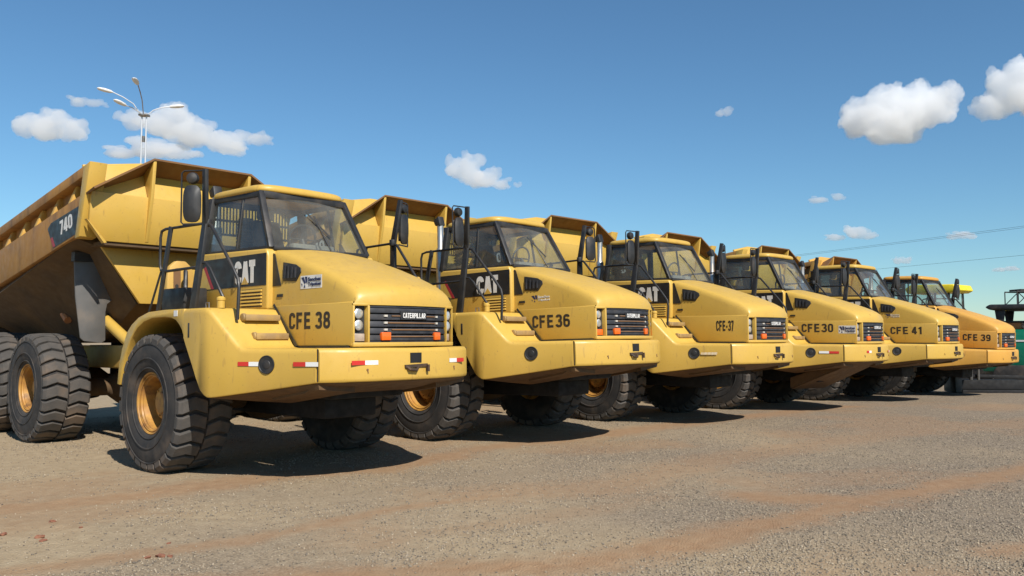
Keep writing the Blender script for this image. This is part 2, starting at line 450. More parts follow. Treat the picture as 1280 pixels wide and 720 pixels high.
gx = np.concatenate([[-4000, -1500, -600, -250, -110, -60, -38, -28, -22, -18], np.arange(-15, 22, 0.07), [22, 25, 29, 36, 50, 80, 140, 300, 700, 1600, 4000]])
gy = np.concatenate([[-600, -200, -60, -20, -6, 0, 2], np.arange(3.2, 27, 0.07), [27, 28, 29.5, 32, 36, 44, 60, 90, 150, 300, 700, 1600, 4000]])
GX, GY = np.meshgrid(gx, gy)
GZ = gheight(GX, GY)
me = bpy.data.meshes.new('ground')
nx, ny = len(gx), len(gy)
co = np.stack([GX, GY, GZ], -1).reshape(-1, 3)
ii = (np.arange(ny - 1)[:, None] * nx + np.arange(nx - 1)[None, :]).ravel()
quads = np.stack([ii, ii + 1, ii + 1 + nx, ii + nx], -1)
me.vertices.add(len(co)); me.vertices.foreach_set('co', co.ravel())
me.loops.add(quads.size); me.loops.foreach_set('vertex_index', quads.ravel())
me.polygons.add(len(quads)); me.polygons.foreach_set('loop_start', np.arange(0, quads.size, 4))
me.polygons.foreach_set('use_smooth', np.ones(len(quads), bool))
me.update(calc_edges=True)
at = me.attributes.new('soil', 'FLOAT', 'POINT')
at.data.foreach_set('value', soil(GX, GY).ravel())
at2 = me.attributes.new('dust', 'FLOAT', 'POINT')
at2.data.foreach_set('value', np.clip(0.60 - np.clip(GX, -8, 12) * 0.07 + (fbm(GX * 0.5, GY * 0.5, 91) - 0.5) * 1.3 + np.clip((GY - 12) * 0.02, 0, 0.3), 0.08, 0.9).ravel())
ground = link('ground', me)
ground['kind'] = 'structure'

gm = bpy.data.materials.new('gravel_ground'); gm.use_nodes = True
nt = gm.node_tree; N = nt.nodes.new; L = nt.links.new
P = nt.nodes['Principled BSDF']; P.inputs['Roughness'].default_value = 0.95; P.inputs['Specular IOR Level'].default_value = 0.2
geo = N('ShaderNodeNewGeometry')
def tex(kind, sc, **k):
    t = N(kind); t.inputs['Scale'].default_value = sc
    for a, b in k.items(): t.inputs[a].default_value = b
    L(geo.outputs['Position'], t.inputs['Vector']); return t
def rng_(src, a, b, c=0.0, d=1.0):
    r = N('ShaderNodeMapRange'); r.inputs[1].default_value = a; r.inputs[2].default_value = b; r.inputs[3].default_value = c; r.inputs[4].default_value = d
    L(src, r.inputs[0]); return r.outputs[0]
def mixc(f, a, b):
    m = N('ShaderNodeMix'); m.data_type = 'RGBA'
    if isinstance(f, float): m.inputs[0].default_value = f
    else: L(f, m.inputs[0])
    for i, c in ((6, a), (7, b)):
        if isinstance(c, tuple): m.inputs[i].default_value = (*c, 1)
        else: L(c, m.inputs[i])
    return m.outputs[2]
vor = tex('ShaderNodeTexVoronoi', 52.0)
sep = N('ShaderNodeSeparateColor'); L(vor.outputs['Color'], sep.inputs[0])
stone = mixc(rng_(sep.outputs[0], 0.0, 1.0), (0.14, 0.112, 0.08), (0.37, 0.30, 0.217))
stone = mixc(rng_(sep.outputs[1], 0.80, 0.84), stone, (0.11, 0.09, 0.072))
gap = rng_(vor.outputs['Distance'], 0.45, 0.8)
stone = mixc(gap, stone, (0.22, 0.165, 0.115))
dustn = tex('ShaderNodeTexNoise', 0.7, Detail=5.0)
dust2 = tex('ShaderNodeTexNoise', 7.0, Detail=6.0)
fine = mixc(rng_(dust2.outputs[0], 0.35, 0.65), (0.335, 0.25, 0.152), (0.39, 0.30, 0.188))
dat = N('ShaderNodeAttribute'); dat.attribute_name = 'dust'
base = mixc(dat.outputs['Fac'], stone, fine)
atn = N('ShaderNodeAttribute'); atn.attribute_name = 'soil'
soilc = mixc(rng_(dust2.outputs[0], 0.3, 0.7), (0.30, 0.165, 0.082), (0.34, 0.208, 0.112))
base = mixc(rng_(atn.outputs['Fac'], 0.0, 1.0, 0.0, 0.75), base, soilc)
L(base, P.inputs['Base Color'])
bm1 = N('ShaderNodeBump'); bm1.inputs['Strength'].default_value = 0.7; bm1.inputs['Distance'].default_value = 0.012; bm1.invert = True
L(vor.outputs['Distance'], bm1.inputs['Height'])
bm2 = N('ShaderNodeBump'); bm2.inputs['Strength'].default_value = 0.5; bm2.inputs['Distance'].default_value = 0.02
L(dust2.outputs[0], bm2.inputs['Height']); L(bm1.outputs[0], bm2.inputs['Normal'])
L(bm2.outputs[0], P.inputs['Normal'])
me.materials.append(gm)

# loose gravel stones in the near part of the yard (nobody could count them)
def gravel(n, name):
    y = 4.3 + rng.random(n * 3) ** 1.5 * 13.0
    x = (rng.random(n * 3) * 2 - 1) * (y * 0.66 + 1.2)
    s = soil(x, y); cl = fbm(x * 1.1, y * 1.1, 77)
    keep = rng.random(n * 3) < (1 - s) ** 1.6 * np.clip(0.30 + (cl - 0.40) * 2.4 + np.clip(x / 9, -0.10, 0.45), 0.12, 1)
    x = x[keep][:n]; y = y[keep][:n]; k = len(x)
    sz = 0.0036 + 0.0064 * rng.random(k) ** 2.4
    z = gheight(x, y) + sz * 0.35
    base = np.array([(1, 0, 0), (-1, 0, 0), (0, 1, 0), (0, -1, 0), (0, 0, 0.7), (0, 0, -0.7), (0.6, 0.6, 0.4), (-0.6, -0.6, 0.35)], float)[:6]
    V = base[None] * (0.7 + 0.6 * rng.random((k, 6, 1))) + (rng.random((k, 6, 3)) - 0.5) * 0.5
    a = rng.random(k) * 6.28; c, s_ = np.cos(a), np.sin(a)
    V = np.stack([V[..., 0] * c[:, None] - V[..., 1] * s_[:, None], V[..., 0] * s_[:, None] + V[..., 1] * c[:, None], V[..., 2]], -1)
    V = V * sz[:, None, None] * 1.25 + np.stack([x, y, z], -1)[:, None]
    F = np.array([(0, 2, 4), (2, 1, 4), (1, 3, 4), (3, 0, 4), (2, 0, 5), (1, 2, 5), (3, 1, 5), (0, 3, 5)])
    T = (F[None] + (np.arange(k) * 6)[:, None, None]).reshape(-1, 3)
    m = bpy.data.meshes.new(name)
    m.vertices.add(k * 6); m.vertices.foreach_set('co', V.ravel())
    m.loops.add(T.size); m.loops.foreach_set('vertex_index', T.ravel())
    m.polygons.add(len(T)); m.polygons.foreach_set('loop_start', np.arange(0, T.size, 3))
    m.update(calc_edges=True)
    at = m.attributes.new('tone', 'FLOAT', 'POINT'); at.data.foreach_set('value', np.repeat(rng.random(k), 6))
    o = link(name, m); o['kind'] = 'stuff'
    tag(o, 'loose grey gravel stones spread over the yard', 'gravel')
    g = bpy.data.materials.new('gravel_stones'); g.use_nodes = True
    nt2 = g.node_tree; p2 = nt2.nodes['Principled BSDF']; p2.inputs['Roughness'].default_value = 0.9
    a2 = nt2.nodes.new('ShaderNodeAttribute'); a2.attribute_name = 'tone'
    cr = nt2.nodes.new('ShaderNodeValToRGB'); e = cr.color_ramp.elements
    e[0].color = (0.13, 0.106, 0.082, 1); e[1].color = (0.43, 0.35, 0.25, 1); e[0].position = 0.05
    q = e.new(0.45); q.color = (0.265, 0.218, 0.158, 1)
    q = e.new(0.8); q.color = (0.35, 0.275, 0.188, 1)
    nt2.links.new(a2.outputs['Fac'], cr.inputs[0]); nt2.links.new(cr.outputs[0], p2.inputs['Base Color'])
    m.materials.append(g)
gravel(125000, 'gravel')

# clay clods dropped in the foreground
for i, (x, y, s) in enumerate([(-3.99, 7.11, .05), (-3.90, 7.0, .035), (-2.72, 6.51, .045), (-2.80, 6.47, .035), (-2.64, 6.50, .03), (-4.2, 7.68, .035), (-4.35, 7.19, .04), (-3.81, 7.43, .022), (-2.82, 6.92, .025)]):
    b = MB(); bmx = bmesh.new(); bmesh.ops.create_icosphere(bmx, subdivisions=2, radius=1)
    for v in bmx.verts:
        n = 0.55 + 0.7 * random.random(); v.co = Vector((v.co.x * 1.3, v.co.y, v.co.z * 0.6)) * n * s * .72
    mm = bpy.data.meshes.new('clay_clod'); bmx.to_mesh(mm); bmx.free(); mm.materials.append(MATS['clay'])
    o = link('clay_clod', mm); o.location = (x, y, float(gheight(np.array([x]), np.array([y]))[0]) + s * 0.16); o.rotation_euler = (0, 0, i * 1.3)
    tag(o, 'small red clay clod lying on the gravel', 'clod', 'red clay clods on the gravel')
# ------------------------------------------------------------------ dump truck (x forward, y left, z up, origin on the ground under the front axle)
AX_M, AX_R, TRACK, WR = -4.32, -6.27, 1.345, 0.857

def wheel_meshes():
    tyre = MB()
    prof = [(.395, -.285), (.425, -.335), (.50, -.372), (.62, -.388), (.74, -.378), (.82, -.36), (.866, -.325), (.882, -.20), (.885, 0),
            (.882, .20), (.866, .325), (.82, .36), (.74, .378), (.62, .388), (.50, .372), (.425, .335), (.395, .285)]
    tyre.lathe(prof, 72)
    for r0, t0 in ((.47, -.366), (.60, -.390), (.79, -.372)):   # moulded sidewall rings
        tyre.lathe([(r0 - .012, t0 + .006), (r0 - .006, t0 - .006), (r0 + .006, t0 - .006), (r0 + .012, t0 + .006)], 72)
    lug = MB(); n = 27
    ts = [.014, .09, .175, .26, .335, .374]; top = [.936, .936, .934, .929, .917, .868]; bot = [.87, .87, .87, .87, .85, .80]
    off = [0.0, .028, .056, .030, .002, -.004]
    rr = random.Random(3)
    for sgn in (-1, 1):
        for k in range(n):
            c = 2 * math.pi * (k + (0.5 if sgn > 0 else 0)) / n; rows = []; wear = rr.uniform(-.006, .004)
            for t, rt, rb, o in zip(ts, top, bot, off):
                row = []
                for rad, w in ((rb, .088), (rt + wear - .008, .080), (rt + wear, .070), (rt + wear, -.070), (rt + wear - .008, -.080), (rb, -.088)):
                    a = c + (o + w * (1 + 0.05 * math.sin(k * 2.1))) / .93
                    row.append((rad * math.cos(a), sgn * t, rad * math.sin(a)))
                rows.append(row)
            lug.loft(rows, closed=True, caps=True)
    rim = MB()
    rim.lathe([(.39, .28), (.40, -.27), (.418, -.285), (.421, -.318), (.41, -.332), (.395, -.325), (.388, -.30), (.366, -.292), (.36, -.27), (.346, -.265), (.335, -.20), (.325, -.06), (.33, .25), (.39, .28)], 56)
    lock = [(.372, -.300), (.380, -.308), (.372, -.315), (.362, -.308), (.372, -.300)]
    rim.lathe(lock, 56)
    hub = MB()
    hub.lathe([(.328, -.052), (.30, -.066), (.235, -.07), (.225, -.10), (.215, -.165), (.15, -.185), (.14, -.20), (.0, -.20)], 40)
    hub.lathe([(.328, .0), (.328, -.052)], 40)
    for k in range(16):
        a = 2 * math.pi * k / 16
        hub.lathe([(.016, -.06), (.016, -.088), (.0, -.09)], 6, (.268 * math.cos(a), 0, .268 * math.sin(a)))
    for k in range(8):
        a = 2 * math.pi * k / 8 + .2
        hub.lathe([(.012, -.17), (.012, -.197), (.0, -.2)], 6, (.178 * math.cos(a), 0, .178 * math.sin(a)))
    w = hub.build('wheel', 'rim'); tyre.build('tyre', 'rubber', w); lug.build('tread', 'tread', w, smooth=20)
    rim.build('rim', 'rim', w)
    for o in [w] + list(w.children): o.data.transform(Matrix.Scale(.937, 4))
    return w

def xf(y): return 3.07 - .26 * y * y
XB = [(0, 3.10), (.35, 3.09), (.6, 3.062), (.75, 3.02), (.9, 2.955), (1.02, 2.89), (1.13, 2.80)]
def xb(y): return interp(abs(y), XB)
def cstrip(mb, y0, y1, z0, z1, off, depth, n=8, off2=None):
    off2 = off if off2 is None else off2
    rows = []
    for i in range(n + 1):
        y = y0 + (y1 - y0) * i / n; x = xf(y)
        rows.append([(x + off - depth, y, z0), (x + off, y, z0), (x + off2, y, z1), (x + off2 - depth, y, z1)])
    return mb.loft(rows, closed=True, caps=True)

def build_truck():
    T = empty('dump_truck')
    # ---- wheels
    w0 = wheel_meshes()
    first = True
    for x in (0, AX_M, AX_R):
        for s in (-1, 1):
            w = w0 if first else copy_tree(w0)
            first = False
            w.parent = T; w.location = (x, s * TRACK, WR); w.rotation_euler = (0, random.uniform(0, 6), 0 if s < 0 else math.pi)
    # ---- hood
    zb = [(1.15, 2.785), (1.25, 2.765), (1.6, 2.675), (2.06, 2.54), (2.53, 2.38), (2.8, 2.27), (2.92, 2.205), (2.97, 2.16), (3.0, 2.10)]
    h = MB(); rows = []
    ss = [0, .1, .2, .3, .4, .5, .6, .7, .8, .88, .94, .975, 1.0]
    for k, s in enumerate(ss + ['f']):
        row = []
        def pt(y, z, lim=True):
            x = 1.18 + (1.0 if s == 'f' else s) * (xf(y) - 1.18)
            return (x, y, z)
        xc = 1.18 + (1.0 if s == 'f' else s) * (3.0 - 1.18)
        zt = interp(xc, zb) if s != 'f' else 2.03
        side = min(2.045, zt)
        wide = .765 - .02 * (0 if s == 'f' else max(0, s - .8) * 5)
        e = min(1.0, (zt - side) / .16) if s != 'f' else 0
        half = [(wide, side), (wide - .008, zt - .12 * e), (wide - .022, zt - .065 * e), (wide - .046, zt - .028 * e), (wide - .08, zt - .008 * e), (wide - .14, zt),
                (.40, zt + .02), (.2, zt + .032), (0, zt + .036)]
        if s == 'f':
            half = [(wide, 2.0), (wide - .008, 2.001), (wide - .022, 2.003), (wide - .046, 2.006), (wide - .08, 2.008), (wide - .14, 2.01), (.40, 2.01), (.2, 2.01), (0, 2.01)]
        full = half + [(-a, b) for a, b in half[-2::-1]]
        rows.append([pt(a, b) for a, b in full])
    h.loft(rows)
    hood = h.build('hood', 'yellow', T, smooth=42)
    # lower side panels with the ledge under the crease
    for s in (-1, 1):
        b = MB()
        b.hexa([(1.36, s * .72, 1.556), (2.91, s * .752, 1.556), (2.91, s * .772, 1.556), (1.36, s * .80, 1.556),
                (1.36, s * .72, 2.05), (2.91, s * .752, 2.05), (2.91, s * .768, 2.04), (1.36, s * .795, 2.04)])
        b.build('hood_side_panel', 'yellow', T, bevel=.012)
        q = MB(); q.box(1.40, 2.86, s * .60, s * .788, 1.525, 1.5575); q.beam((1.40, s * .803, 2.06), (1.895, s * .803, 1.545), .010, .03); q.build('hood_gap_strip', 'black', T)  # black strips put in to draw the dark gap line beside the hood
        # air vent on the upper hood side
        v = MB(); yy = s * .772
        v.slab([(1.53, s * .748, 2.575), (1.80, s * .748, 2.53), (1.90, s * .75, 2.48), (1.915, s * .753, 2.43), (1.82, s * .755, 2.325), (1.53, s * .755, 2.345)], (0, s, 0), .014)
        ve = v.build('air_vent', 'black', T, bevel=.008)
        for k in range(4):
            q = MB(); x = 1.58 + k * .075
            q.beam((x, s * .775, 2.37), (x, s * .768, 2.53 - k * .012), .028, .018, up=(0, 1, 0))
            q.build('vent_slat', 'grille_black', ve)
    # ---- grille, headlights
    g = MB(); cstrip(g, -.585, .585, 1.585, 2.0, -.09, .03); rad = g.build('radiator_core', 'radiator', T)
    fr = MB()
    cstrip(fr, -.765, .765, 1.545, 1.592, .012, .06, 14)
    for s in (-1, 1):
        cstrip(fr, s * .585, s * .606, 1.592, 2.005, .012, .12, 2)
        cstrip(fr, s * .745, s * .7675, 1.592, 2.03, .005, .06, 2)
        cstrip(fr, s * .60, s * .7675, 2.0, 2.03, .008, .06, 3)
    fr.build('grille_surround', 'yellow', T, bevel=.005)
    gr = MB()
    for s in (-1, 1): cstrip(gr, s * .583, s * .43, 1.594, 1.998, -.045, .03, 3)
    cstrip(gr, -.583, .583, 1.985, 2.0, -.005, .06); cstrip(gr, -.583, .583, 1.594, 1.606, -.01, .06)
    for y in (-.43, -.21, 0.0, .21, .43): cstrip(gr, y - .008, y + .008, 1.6, 1.99, -.05, .03, 1)
    grille = gr.build('grille', 'grille_black', T)
    for k in range(5):
        q = MB(); z = 1.642 + k * .078
        cstrip(q, -.58, .58, z - .031, z + .031, -.006, .02, 12, off2=-.016)
        q.build('grille_slat', 'grille_black', grille, bevel=.004)
        if k in (0, 1, 2, 3):
            q = MB(); cstrip(q, -.36 + .05 * (k % 2), .36, z + .008, z + .022, .002, .014, 8); q.build('grille_rod', 'rusty_steel', grille)
            for s in (-1, 1): q = MB(); cstrip(q, s * .39 - .02, s * .39 + .02, z + .004, z + .026, .006, .02, 1); q.build('rod_end', 'dull_white', grille)
    q = MB(); cstrip(q, -.20, .20, 1.85, 1.945, .004, .012, 6); q.build('name_plate', 'black', grille)
    text('name_lettering', 'CATERPILLAR', .345, .062, (xf(.1) + .0085, 0, 1.897), 'F', 'white', grille, bold=.17, gap=.04)
    for s in (-1, 1):
        b = MB(); y0, y1 = s * .608, s * .742
        cstrip(b, y0, y1, 1.594, 2.0, -.055, .06, 3)
        hl = b.build('headlight', 'black', T)
        yc = s * .675
        for z in (1.915, 1.785):
            r = MB(); r.lathe([(.061, -.01), (.060, .008), (.054, .013), (.030, .017), (0, .018)], 20, (xf(yc) - .05, yc, z), 'x')
            o = r.build('lens', 'lamp_glass', hl)
            r = MB(); r.lathe([(.069, -.005), (.068, .014), (.062, .014), (.061, -.005)], 20, (xf(yc) - .052, yc, z), 'x'); r.build('bezel', 'black', hl)
        q = MB(); cstrip(q, s * .615, s * .735, 1.605, 1.69, -.035, .03, 2); q.build('lower_lens', 'pale_lens', hl, bevel=.005)
        q = MB(); cstrip(q, s * .335, s * .450, 1.615, 1.705, .022, .05, 2); q.build('turn_lamp', 'amber', T, bevel=.008)
    # ---- bumper and its underside
    b = MB(); rows = []
    ys = [-1.122, -1.08, -1.0, -.9, -.75, -.6, -.35, 0, .35, .6, .75, .9, 1.0, 1.08, 1.122]
    for y in ys:
        x = xb(y)
        rows.append([(2.25, y, 1.30), (2.25, y, 1.528), (x - .07, y, 1.533), (x - .03, y, 1.526), (x - .008, y, 1.508), (x, y, 1.478), (x + .006, y, 1.20), (x + .002, y, 1.172), (x - .012, y, 1.158), (x - .1, y, 1.156)])
    b.loft(rows, closed=True, caps=True)
    bumper = b.build('bumper', 'yellow', T, smooth=45)
    b = MB(); rows = []
    for y in ys:
        x = xb(y) - .022
        rows.append([(x, y, 1.153), (2.55, y, 1.04), (1.9, y, .93), (1.9, y, 1.1), (2.5, y, 1.16)])
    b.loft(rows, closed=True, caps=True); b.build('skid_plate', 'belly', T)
    for s in (-1, 1):
        q = MB(); q.beam((2.788, s * 1.1325, 1.168), (2.788, s * 1.1325, 1.524), .008, .010); q.build('bumper_seam', 'black', T)
    tb = MB(); tb.box(3.06, 3.106, -.085, .085, 1.355, 1.47)
    tow = tb.build('tow_socket', 'screed_black', T)
    q = MB(); q.beam((3.105, -.17, 1.315), (3.105, .17, 1.325), .03, .035); q.beam((3.13, .165, 1.33), (3.13, .165, 1.25), .03, .03)
    q.tube([(3.10, -.15, 1.32), (3.14, -.12, 1.28), (3.14, -.02, 1.27), (3.10, .04, 1.31)], .018, 8)
    q.build('tow_hook', 'tow_iron', T)
    for y in (-.66, .66):
        q = MB(); q.lathe([(.014, 0), (.014, .008), (0, .01)], 8, (xb(y) + .001, y, 1.29), 'x'); q.tube([(xb(y) + .008, y, 1.29), (xb(y) + .012, y + .004, 1.255)], .006, 6)
        q.build('bumper_bolt', 'rusty_steel', T)
    # ---- wings with steps, fenders
    YO = [(.9, 1.72), (1.3, 1.72), (1.45, 1.695), (1.7, 1.59), (2.17, 1.365), (2.8, 1.137)]
    ZB = [(.9, 1.72), (.97, 1.60), (1.17, 1.31), (1.34, 1.05), (1.43, .975), (1.52, .975), (1.7, 1.0), (2.8, 1.158)]
    ZT = [(.9, 2.0), (1.40, 2.0), (1.455, 1.988), (1.50, 1.945), (1.82, 1.575), (1.87, 1.54), (1.95, 1.53), (2.8, 1.53)]
    for s in (-1, 1):
        b = MB(); rows = []; under = []
        for x in [.95, 1.0, 1.08, 1.17, 1.26, 1.34, 1.40, 1.455, 1.50, 1.56, 1.62, 1.69, 1.76, 1.82, 1.87, 1.95, 2.05, 2.15, 2.3, 2.45, 2.6, 2.7, 2.775]:
            yo, z0, z1 = interp(x, YO), interp(x, ZB), interp(x, ZT)
            rows.append([(x, s * (yo - .03), z0), (x, s * (yo - .008), z0 + .006), (x, s * yo, z0 + .024), (x, s * yo, z1 - .06), (x, s * (yo - .006), z1 - .03), (x, s * (yo - .022), z1 - .01), (x, s * (yo - .05), z1),
                         (x, s * .81, z1), (x, s * .81, z0 + .02)])
            if x > 1.4: under.append([(x, s * (yo - .035), z0 - .004), (x, s * 1.10, z0 - .07), (x, s * .62, z0 - .12), (x, s * .62, z0 - .04), (x, s * 1.10, z0 - .01)])
        b.loft(rows, closed=True, caps=True)
        wing = b.build('front_wing', 'yellow', T, smooth=38)
        u_ = MB(); u_.loft(under, closed=True, caps=True); u_.build('wing_underside', 'belly', wing)  # added plate, coloured dark to carry the shade under the wing
        q = MB(); nrm = Vector((-(1.365 - 1.59), s * .47, 0)); nrm = Vector((.43, s * .9, 0)).normalized()
        nrm = Vector((.385, s * .92, 0)).normalized(); c = Vector((2.17, s * 1.366, 1.352)) + nrm * .006
        t1 = Vector((0, 0, 1)).cross(nrm).normalized(); rows = []
        for r, d in ((.104, -.004), (.102, .006), (.094, .008), (.088, .003), (.05, .001), (.045, .006), (.02, .010), (.0, .010)):
            rows.append([c + nrm * (d + .004) + (t1 * math.cos(a * math.pi / 12) + Vector((0, 0, 1)) * math.sin(a * math.pi / 12)) * r for a in range(24)])
        for r in rows: r.append(r[0])
        q.loft(rows); q.build('wing_hole_disc', 'black', wing)  # raised black disc stands in for the dark inside a round hole
        for k, (x, z, ya, yb) in enumerate(((1.66, 1.925, 1.33, .87), (1.80, 1.705, 1.27, .84))):
            q = MB(); q.hexa([(x - .22, s * ya, z - .05), (x, s * ya, z - .075), (x, s * yb, z - .075), (x - .22, s * yb, z - .05), (x - .22, s * ya, z - .005), (x, s * ya, z), (x, s * yb, z), (x - .22, s * yb, z - .005)])
            q.tube([(x - .06, s * (ya + .02), z - .035), (x - .06, s * (ya - .03), z - .035)], .048, 14)
            q.build('step', 'step_metal', wing, bevel=.012)
        q = MB(); q.lathe([(0, 2.0), (.045, 2.0), (.045, 2.085), (.052, 2.09), (.052, 2.115), (.03, 2.135), (0, 2.137)], 16, (1.40, s * 1.50, 0), 'z'); q.build('filler_cap', 'yellow', T)
        q = MB(); q.tube([(1.28, s * 1.62, 2.0), (1.28, s * 1.62, 2.06), (1.35, s * 1.62, 2.06), (1.35, s * 1.62, 2.0)], .008, 6); q.build('grab_loop', 'steel', T)
        # fender arch
        outer = [(-.84, 1.06), (-.80, 1.30), (-.72, 1.52), (-.58, 1.74), (-.44, 1.84), (-.25, 1.925), (.02, 1.985), (.45, 2.0), (.948, 2.0)]
        inner = [(.948, 1.66), (.90, 1.745), (.84, 1.805), (.74, 1.87), (.62, 1.90), (.45, 1.912), (.13, 1.905), (-.10, 1.865), (-.28, 1.79), (-.43, 1.67), (-.57, 1.48), (-.68, 1.28), (-.76, 1.05)]
        b = MB(); b.prism(outer + inner, 'y', s * .86, s * 1.718)
        fen = b.build('fender', 'yellow', T, smooth=40, bevel=.012)
        q = MB(); q.box(.70, .79, s * 1.717, s * 1.7215, 1.915, 1.985); q.build('label_sticker', 'white', fen)
        q = MB(); q.box(1.055, 1.09, s * 1.71, s * 1.724, 1.66, 1.83); q.build('handle_recess', 'black', wing, bevel=.004)
        # inner liner of the wheel arch
        q = MB(); q.box(-.75, 1.30, s * .84, s * .87, 1.15, 1.90); q.build('arch_liner', 'black', T)
    # ---- cab
    c = MB()
    c.prism([(-.36, 2.0), (1.31, 2.0), (1.31, 2.66), (1.27, 2.76), (-.36, 2.80)], 'y', -.84, .84)
    cab = c.build('cab', 'yellow', T, bevel=.03, seg=3)
    for s in (-1, 1):
        q = MB(); q.box(-.33, 1.285, s * .838, s * .844, 2.305, 2.705); q.build('black_band', 'black_decal', cab)
        q = MB(); q.slab([(-.33, s * .8445, 2.40), (-.33, s * .8445, 2.31), (-.05, s * .8445, 2.31), (-.25, s * .8445, 2.60), (-.33, s * .8445, 2.60)], (0, s, 0), .002); q.build('yellow_flash', 'yellow', cab)
        q = MB(); q.slab([(-.25, s * .8448, 2.60), (-.05, s * .8448, 2.31), (.02, s * .8448, 2.31), (-.20, s * .8448, 2.62)], (0, s, 0), .002); q.build('red_flash', 'dark_red', cab)
        q = MB(); q.slab([(1.315, s * .757, 2.70), (1.35, s * .756, 2.69), (1.50, s * .758, 2.29), (1.315, s * .758, 2.29)], (0, s, 0), .010); q.build('black_corner', 'black_decal', T)
        text('logo_lettering', 'CAT', .49, .305, (.79, s * .8445, 2.485), 'R' if s < 0 else 'L', 'white', cab, bold=.30, gap=.02, no_bar=True)
        q = MB(); xx = .80
        q.slab([(xx - .085, s * .8475, 2.333), (xx + .085, s * .8475, 2.333), (xx, s * .8475, 2.43)], (0, s, 0), .0015); q.build('logo_triangle', 'yellow', cab)
        q = MB(); q.box(.72, 1.20, s * .838, s * .8425, 2.04, 2.265); lv = q.build('louvre', 'black', cab)
        for k in range(5):
            z = 2.055 + k * .043
            q = MB(); q.hexa([(.72, s * .842, z), (1.20, s * .842, z), (1.20, s * .866, z + .004), (.72, s * .866, z + .004), (.72, s * .842, z + .028), (1.20, s * .842, z + .028), (1.20, s * .854, z + .03), (.72, s * .854, z + .03)])
            q.build('louvre_slat', 'yellow', lv)
        q = MB(); q.tube([(.62, s * .86, 2.33), (.62, s * .885, 2.36), (.62, s * .885, 2.52), (.62, s * .86, 2.55)], .010, 6); q.build('door_handle', 'black', cab)
        q = MB(); q.box(1.42, 1.54, s * .764, s * .775, 2.15, 2.185); q.build('small_plate', 'black', T)
    FB, FT, RB, RT = (1.24, .745, 2.77), (.82, .645, 3.55), (-.32, .80, 2.79), (-.27, .70, 3.56)
    fr = MB()
    def P3(a, s): return (a[0], a[1] * s, a[2])
    for s in (-1, 1):
        fr.beam(P3(FB, s), P3(FT, s), .075, .07); fr.beam(P3(RB, s), P3(RT, s), .10, .09)
        fr.beam((-.32, s * .80, 2.80), (1.24, s * .755, 2.785), .035, .05); fr.beam((-.27, s * .70, 3.535), (.82, s * .65, 3.52), .05, .07)
        fr.beam((.48, s * .779, 2.80), (.44, s * .665, 3.53), .03, .035)
    fr.beam((1.265, -.74, 2.775), (1.265, .74, 2.775), .07, .05); fr.beam((.85, -.64, 3.515), (.85, .64, 3.515), .06, .09)
    fr.beam((-.30, -.75, 3.53), (-.30, .75, 3.53), .08, .09)
    fr.box(-.36, -.31, -.80, .80, 2.78, 2.95)
    fr.build('cab_frame', 'black', cab, bevel=.008)
    for s in (-1, 1):
        q = MB(); q.slab([(-.29, s * .785, 2.81), (1.19, s * .742, 2.80), (.80, s * .652, 3.52), (-.25, s * .695, 3.53)], (0, s, 0), .006); q.build('side_window', 'glass', cab, smooth=0)
    q = MB(); rows = []
    for i in range(13):
        k = -1 + 2 * i / 12; bu = 1 - k * k; col = []
        for j in range(6):
            t = j / 5
            col.append((1.245 + (.83 - 1.245) * t + .075 * bu * (1 - .35 * t), k * (.715 + (.615 - .715) * t), 2.785 + (3.50 - 2.785) * t))
        rows.append(col)
    q.loft(rows); q.build('windshield', 'windshield', cab, smooth=60, thick=.008)
    q = MB(); q.box(-.345, -.335, -.72, .72, 2.95, 3.5); q.build('rear_window', 'glass', cab, smooth=0)
    # wiper
    q = MB(); q.tube([(1.315, .10, 2.80), (1.20, .05, 3.02), (1.07, .0, 3.27)], .010, 6); q.beam((1.225, .16, 2.98), (1.045, -.12, 3.32), .012, .02); q.build('wiper', 'black', cab)
    # roof cap
    def outline(sc, z):
        pts = []
        for i in range(48):
            a = 2 * math.pi * i / 48; ca, sa = math.cos(a), math.sin(a)
            ex = math.copysign(abs(ca) ** .28, ca); ey = math.copysign(abs(sa) ** .28, sa)
            yy = .745 - .05 * (ex + 1) / 2
            pts.append((.25 + ex * .62 * sc + (.05 * (1 - ey * ey) * (1 if ex > 0 else 0)), ey * yy * sc, z))
        return pts
    q = MB(); rows = [outline(a, b) for a, b in ((.90, 3.56), (.97, 3.556), (.995, 3.568), (1.0, 3.59), (.995, 3.615), (.975, 3.638), (.93, 3.655), (.8, 3.672), (.5, 3.69), (.2, 3.696), (.01, 3.697))]
    q.loft(rows, closed=True, caps=True); q.build('cab_roof', 'yellow', cab, smooth=60)
    # interior
    q = MB(); q.box(-.30, 1.2, -.78, .78, 2.42, 2.46); q.box(.92, 1.22, -.68, .68, 2.60, 2.80); q.box(.86, .98, -.25, .4, 2.62, 2.90)
    q.build('dashboard', 'dash', cab, bevel=.03)
    q = MB(); q.box(.05, .52, -.26, .26, 2.55, 2.78); q.hexa([(-.02, -.25, 2.72), (.12, -.25, 2.72), (.12, .25, 2.72), (-.02, .25, 2.72), (-.16, -.20, 3.32), (-.05, -.20, 3.32), (-.05, .20, 3.32), (-.16, .20, 3.32)])
    q.box(-.16, -.06, -.13, .13, 3.33, 3.48)
    q.build('seat', 'interior', cab, bevel=.04, seg=3)
    q = MB(); q.tube([(.80 + .05 * math.cos(a), .21 * math.sin(a), 2.98 + .19 * math.cos(a)) for a in [i * math.pi / 10 for i in range(21)]], .016, 8); q.tube([(.92, 0, 2.75), (.80, 0, 2.98)], .03, 8); q.tube([(.80, -.2, 2.98), (.80, .2, 2.98)], .012, 6)
    q.build('steering_wheel', 'black', cab)
    q = MB()
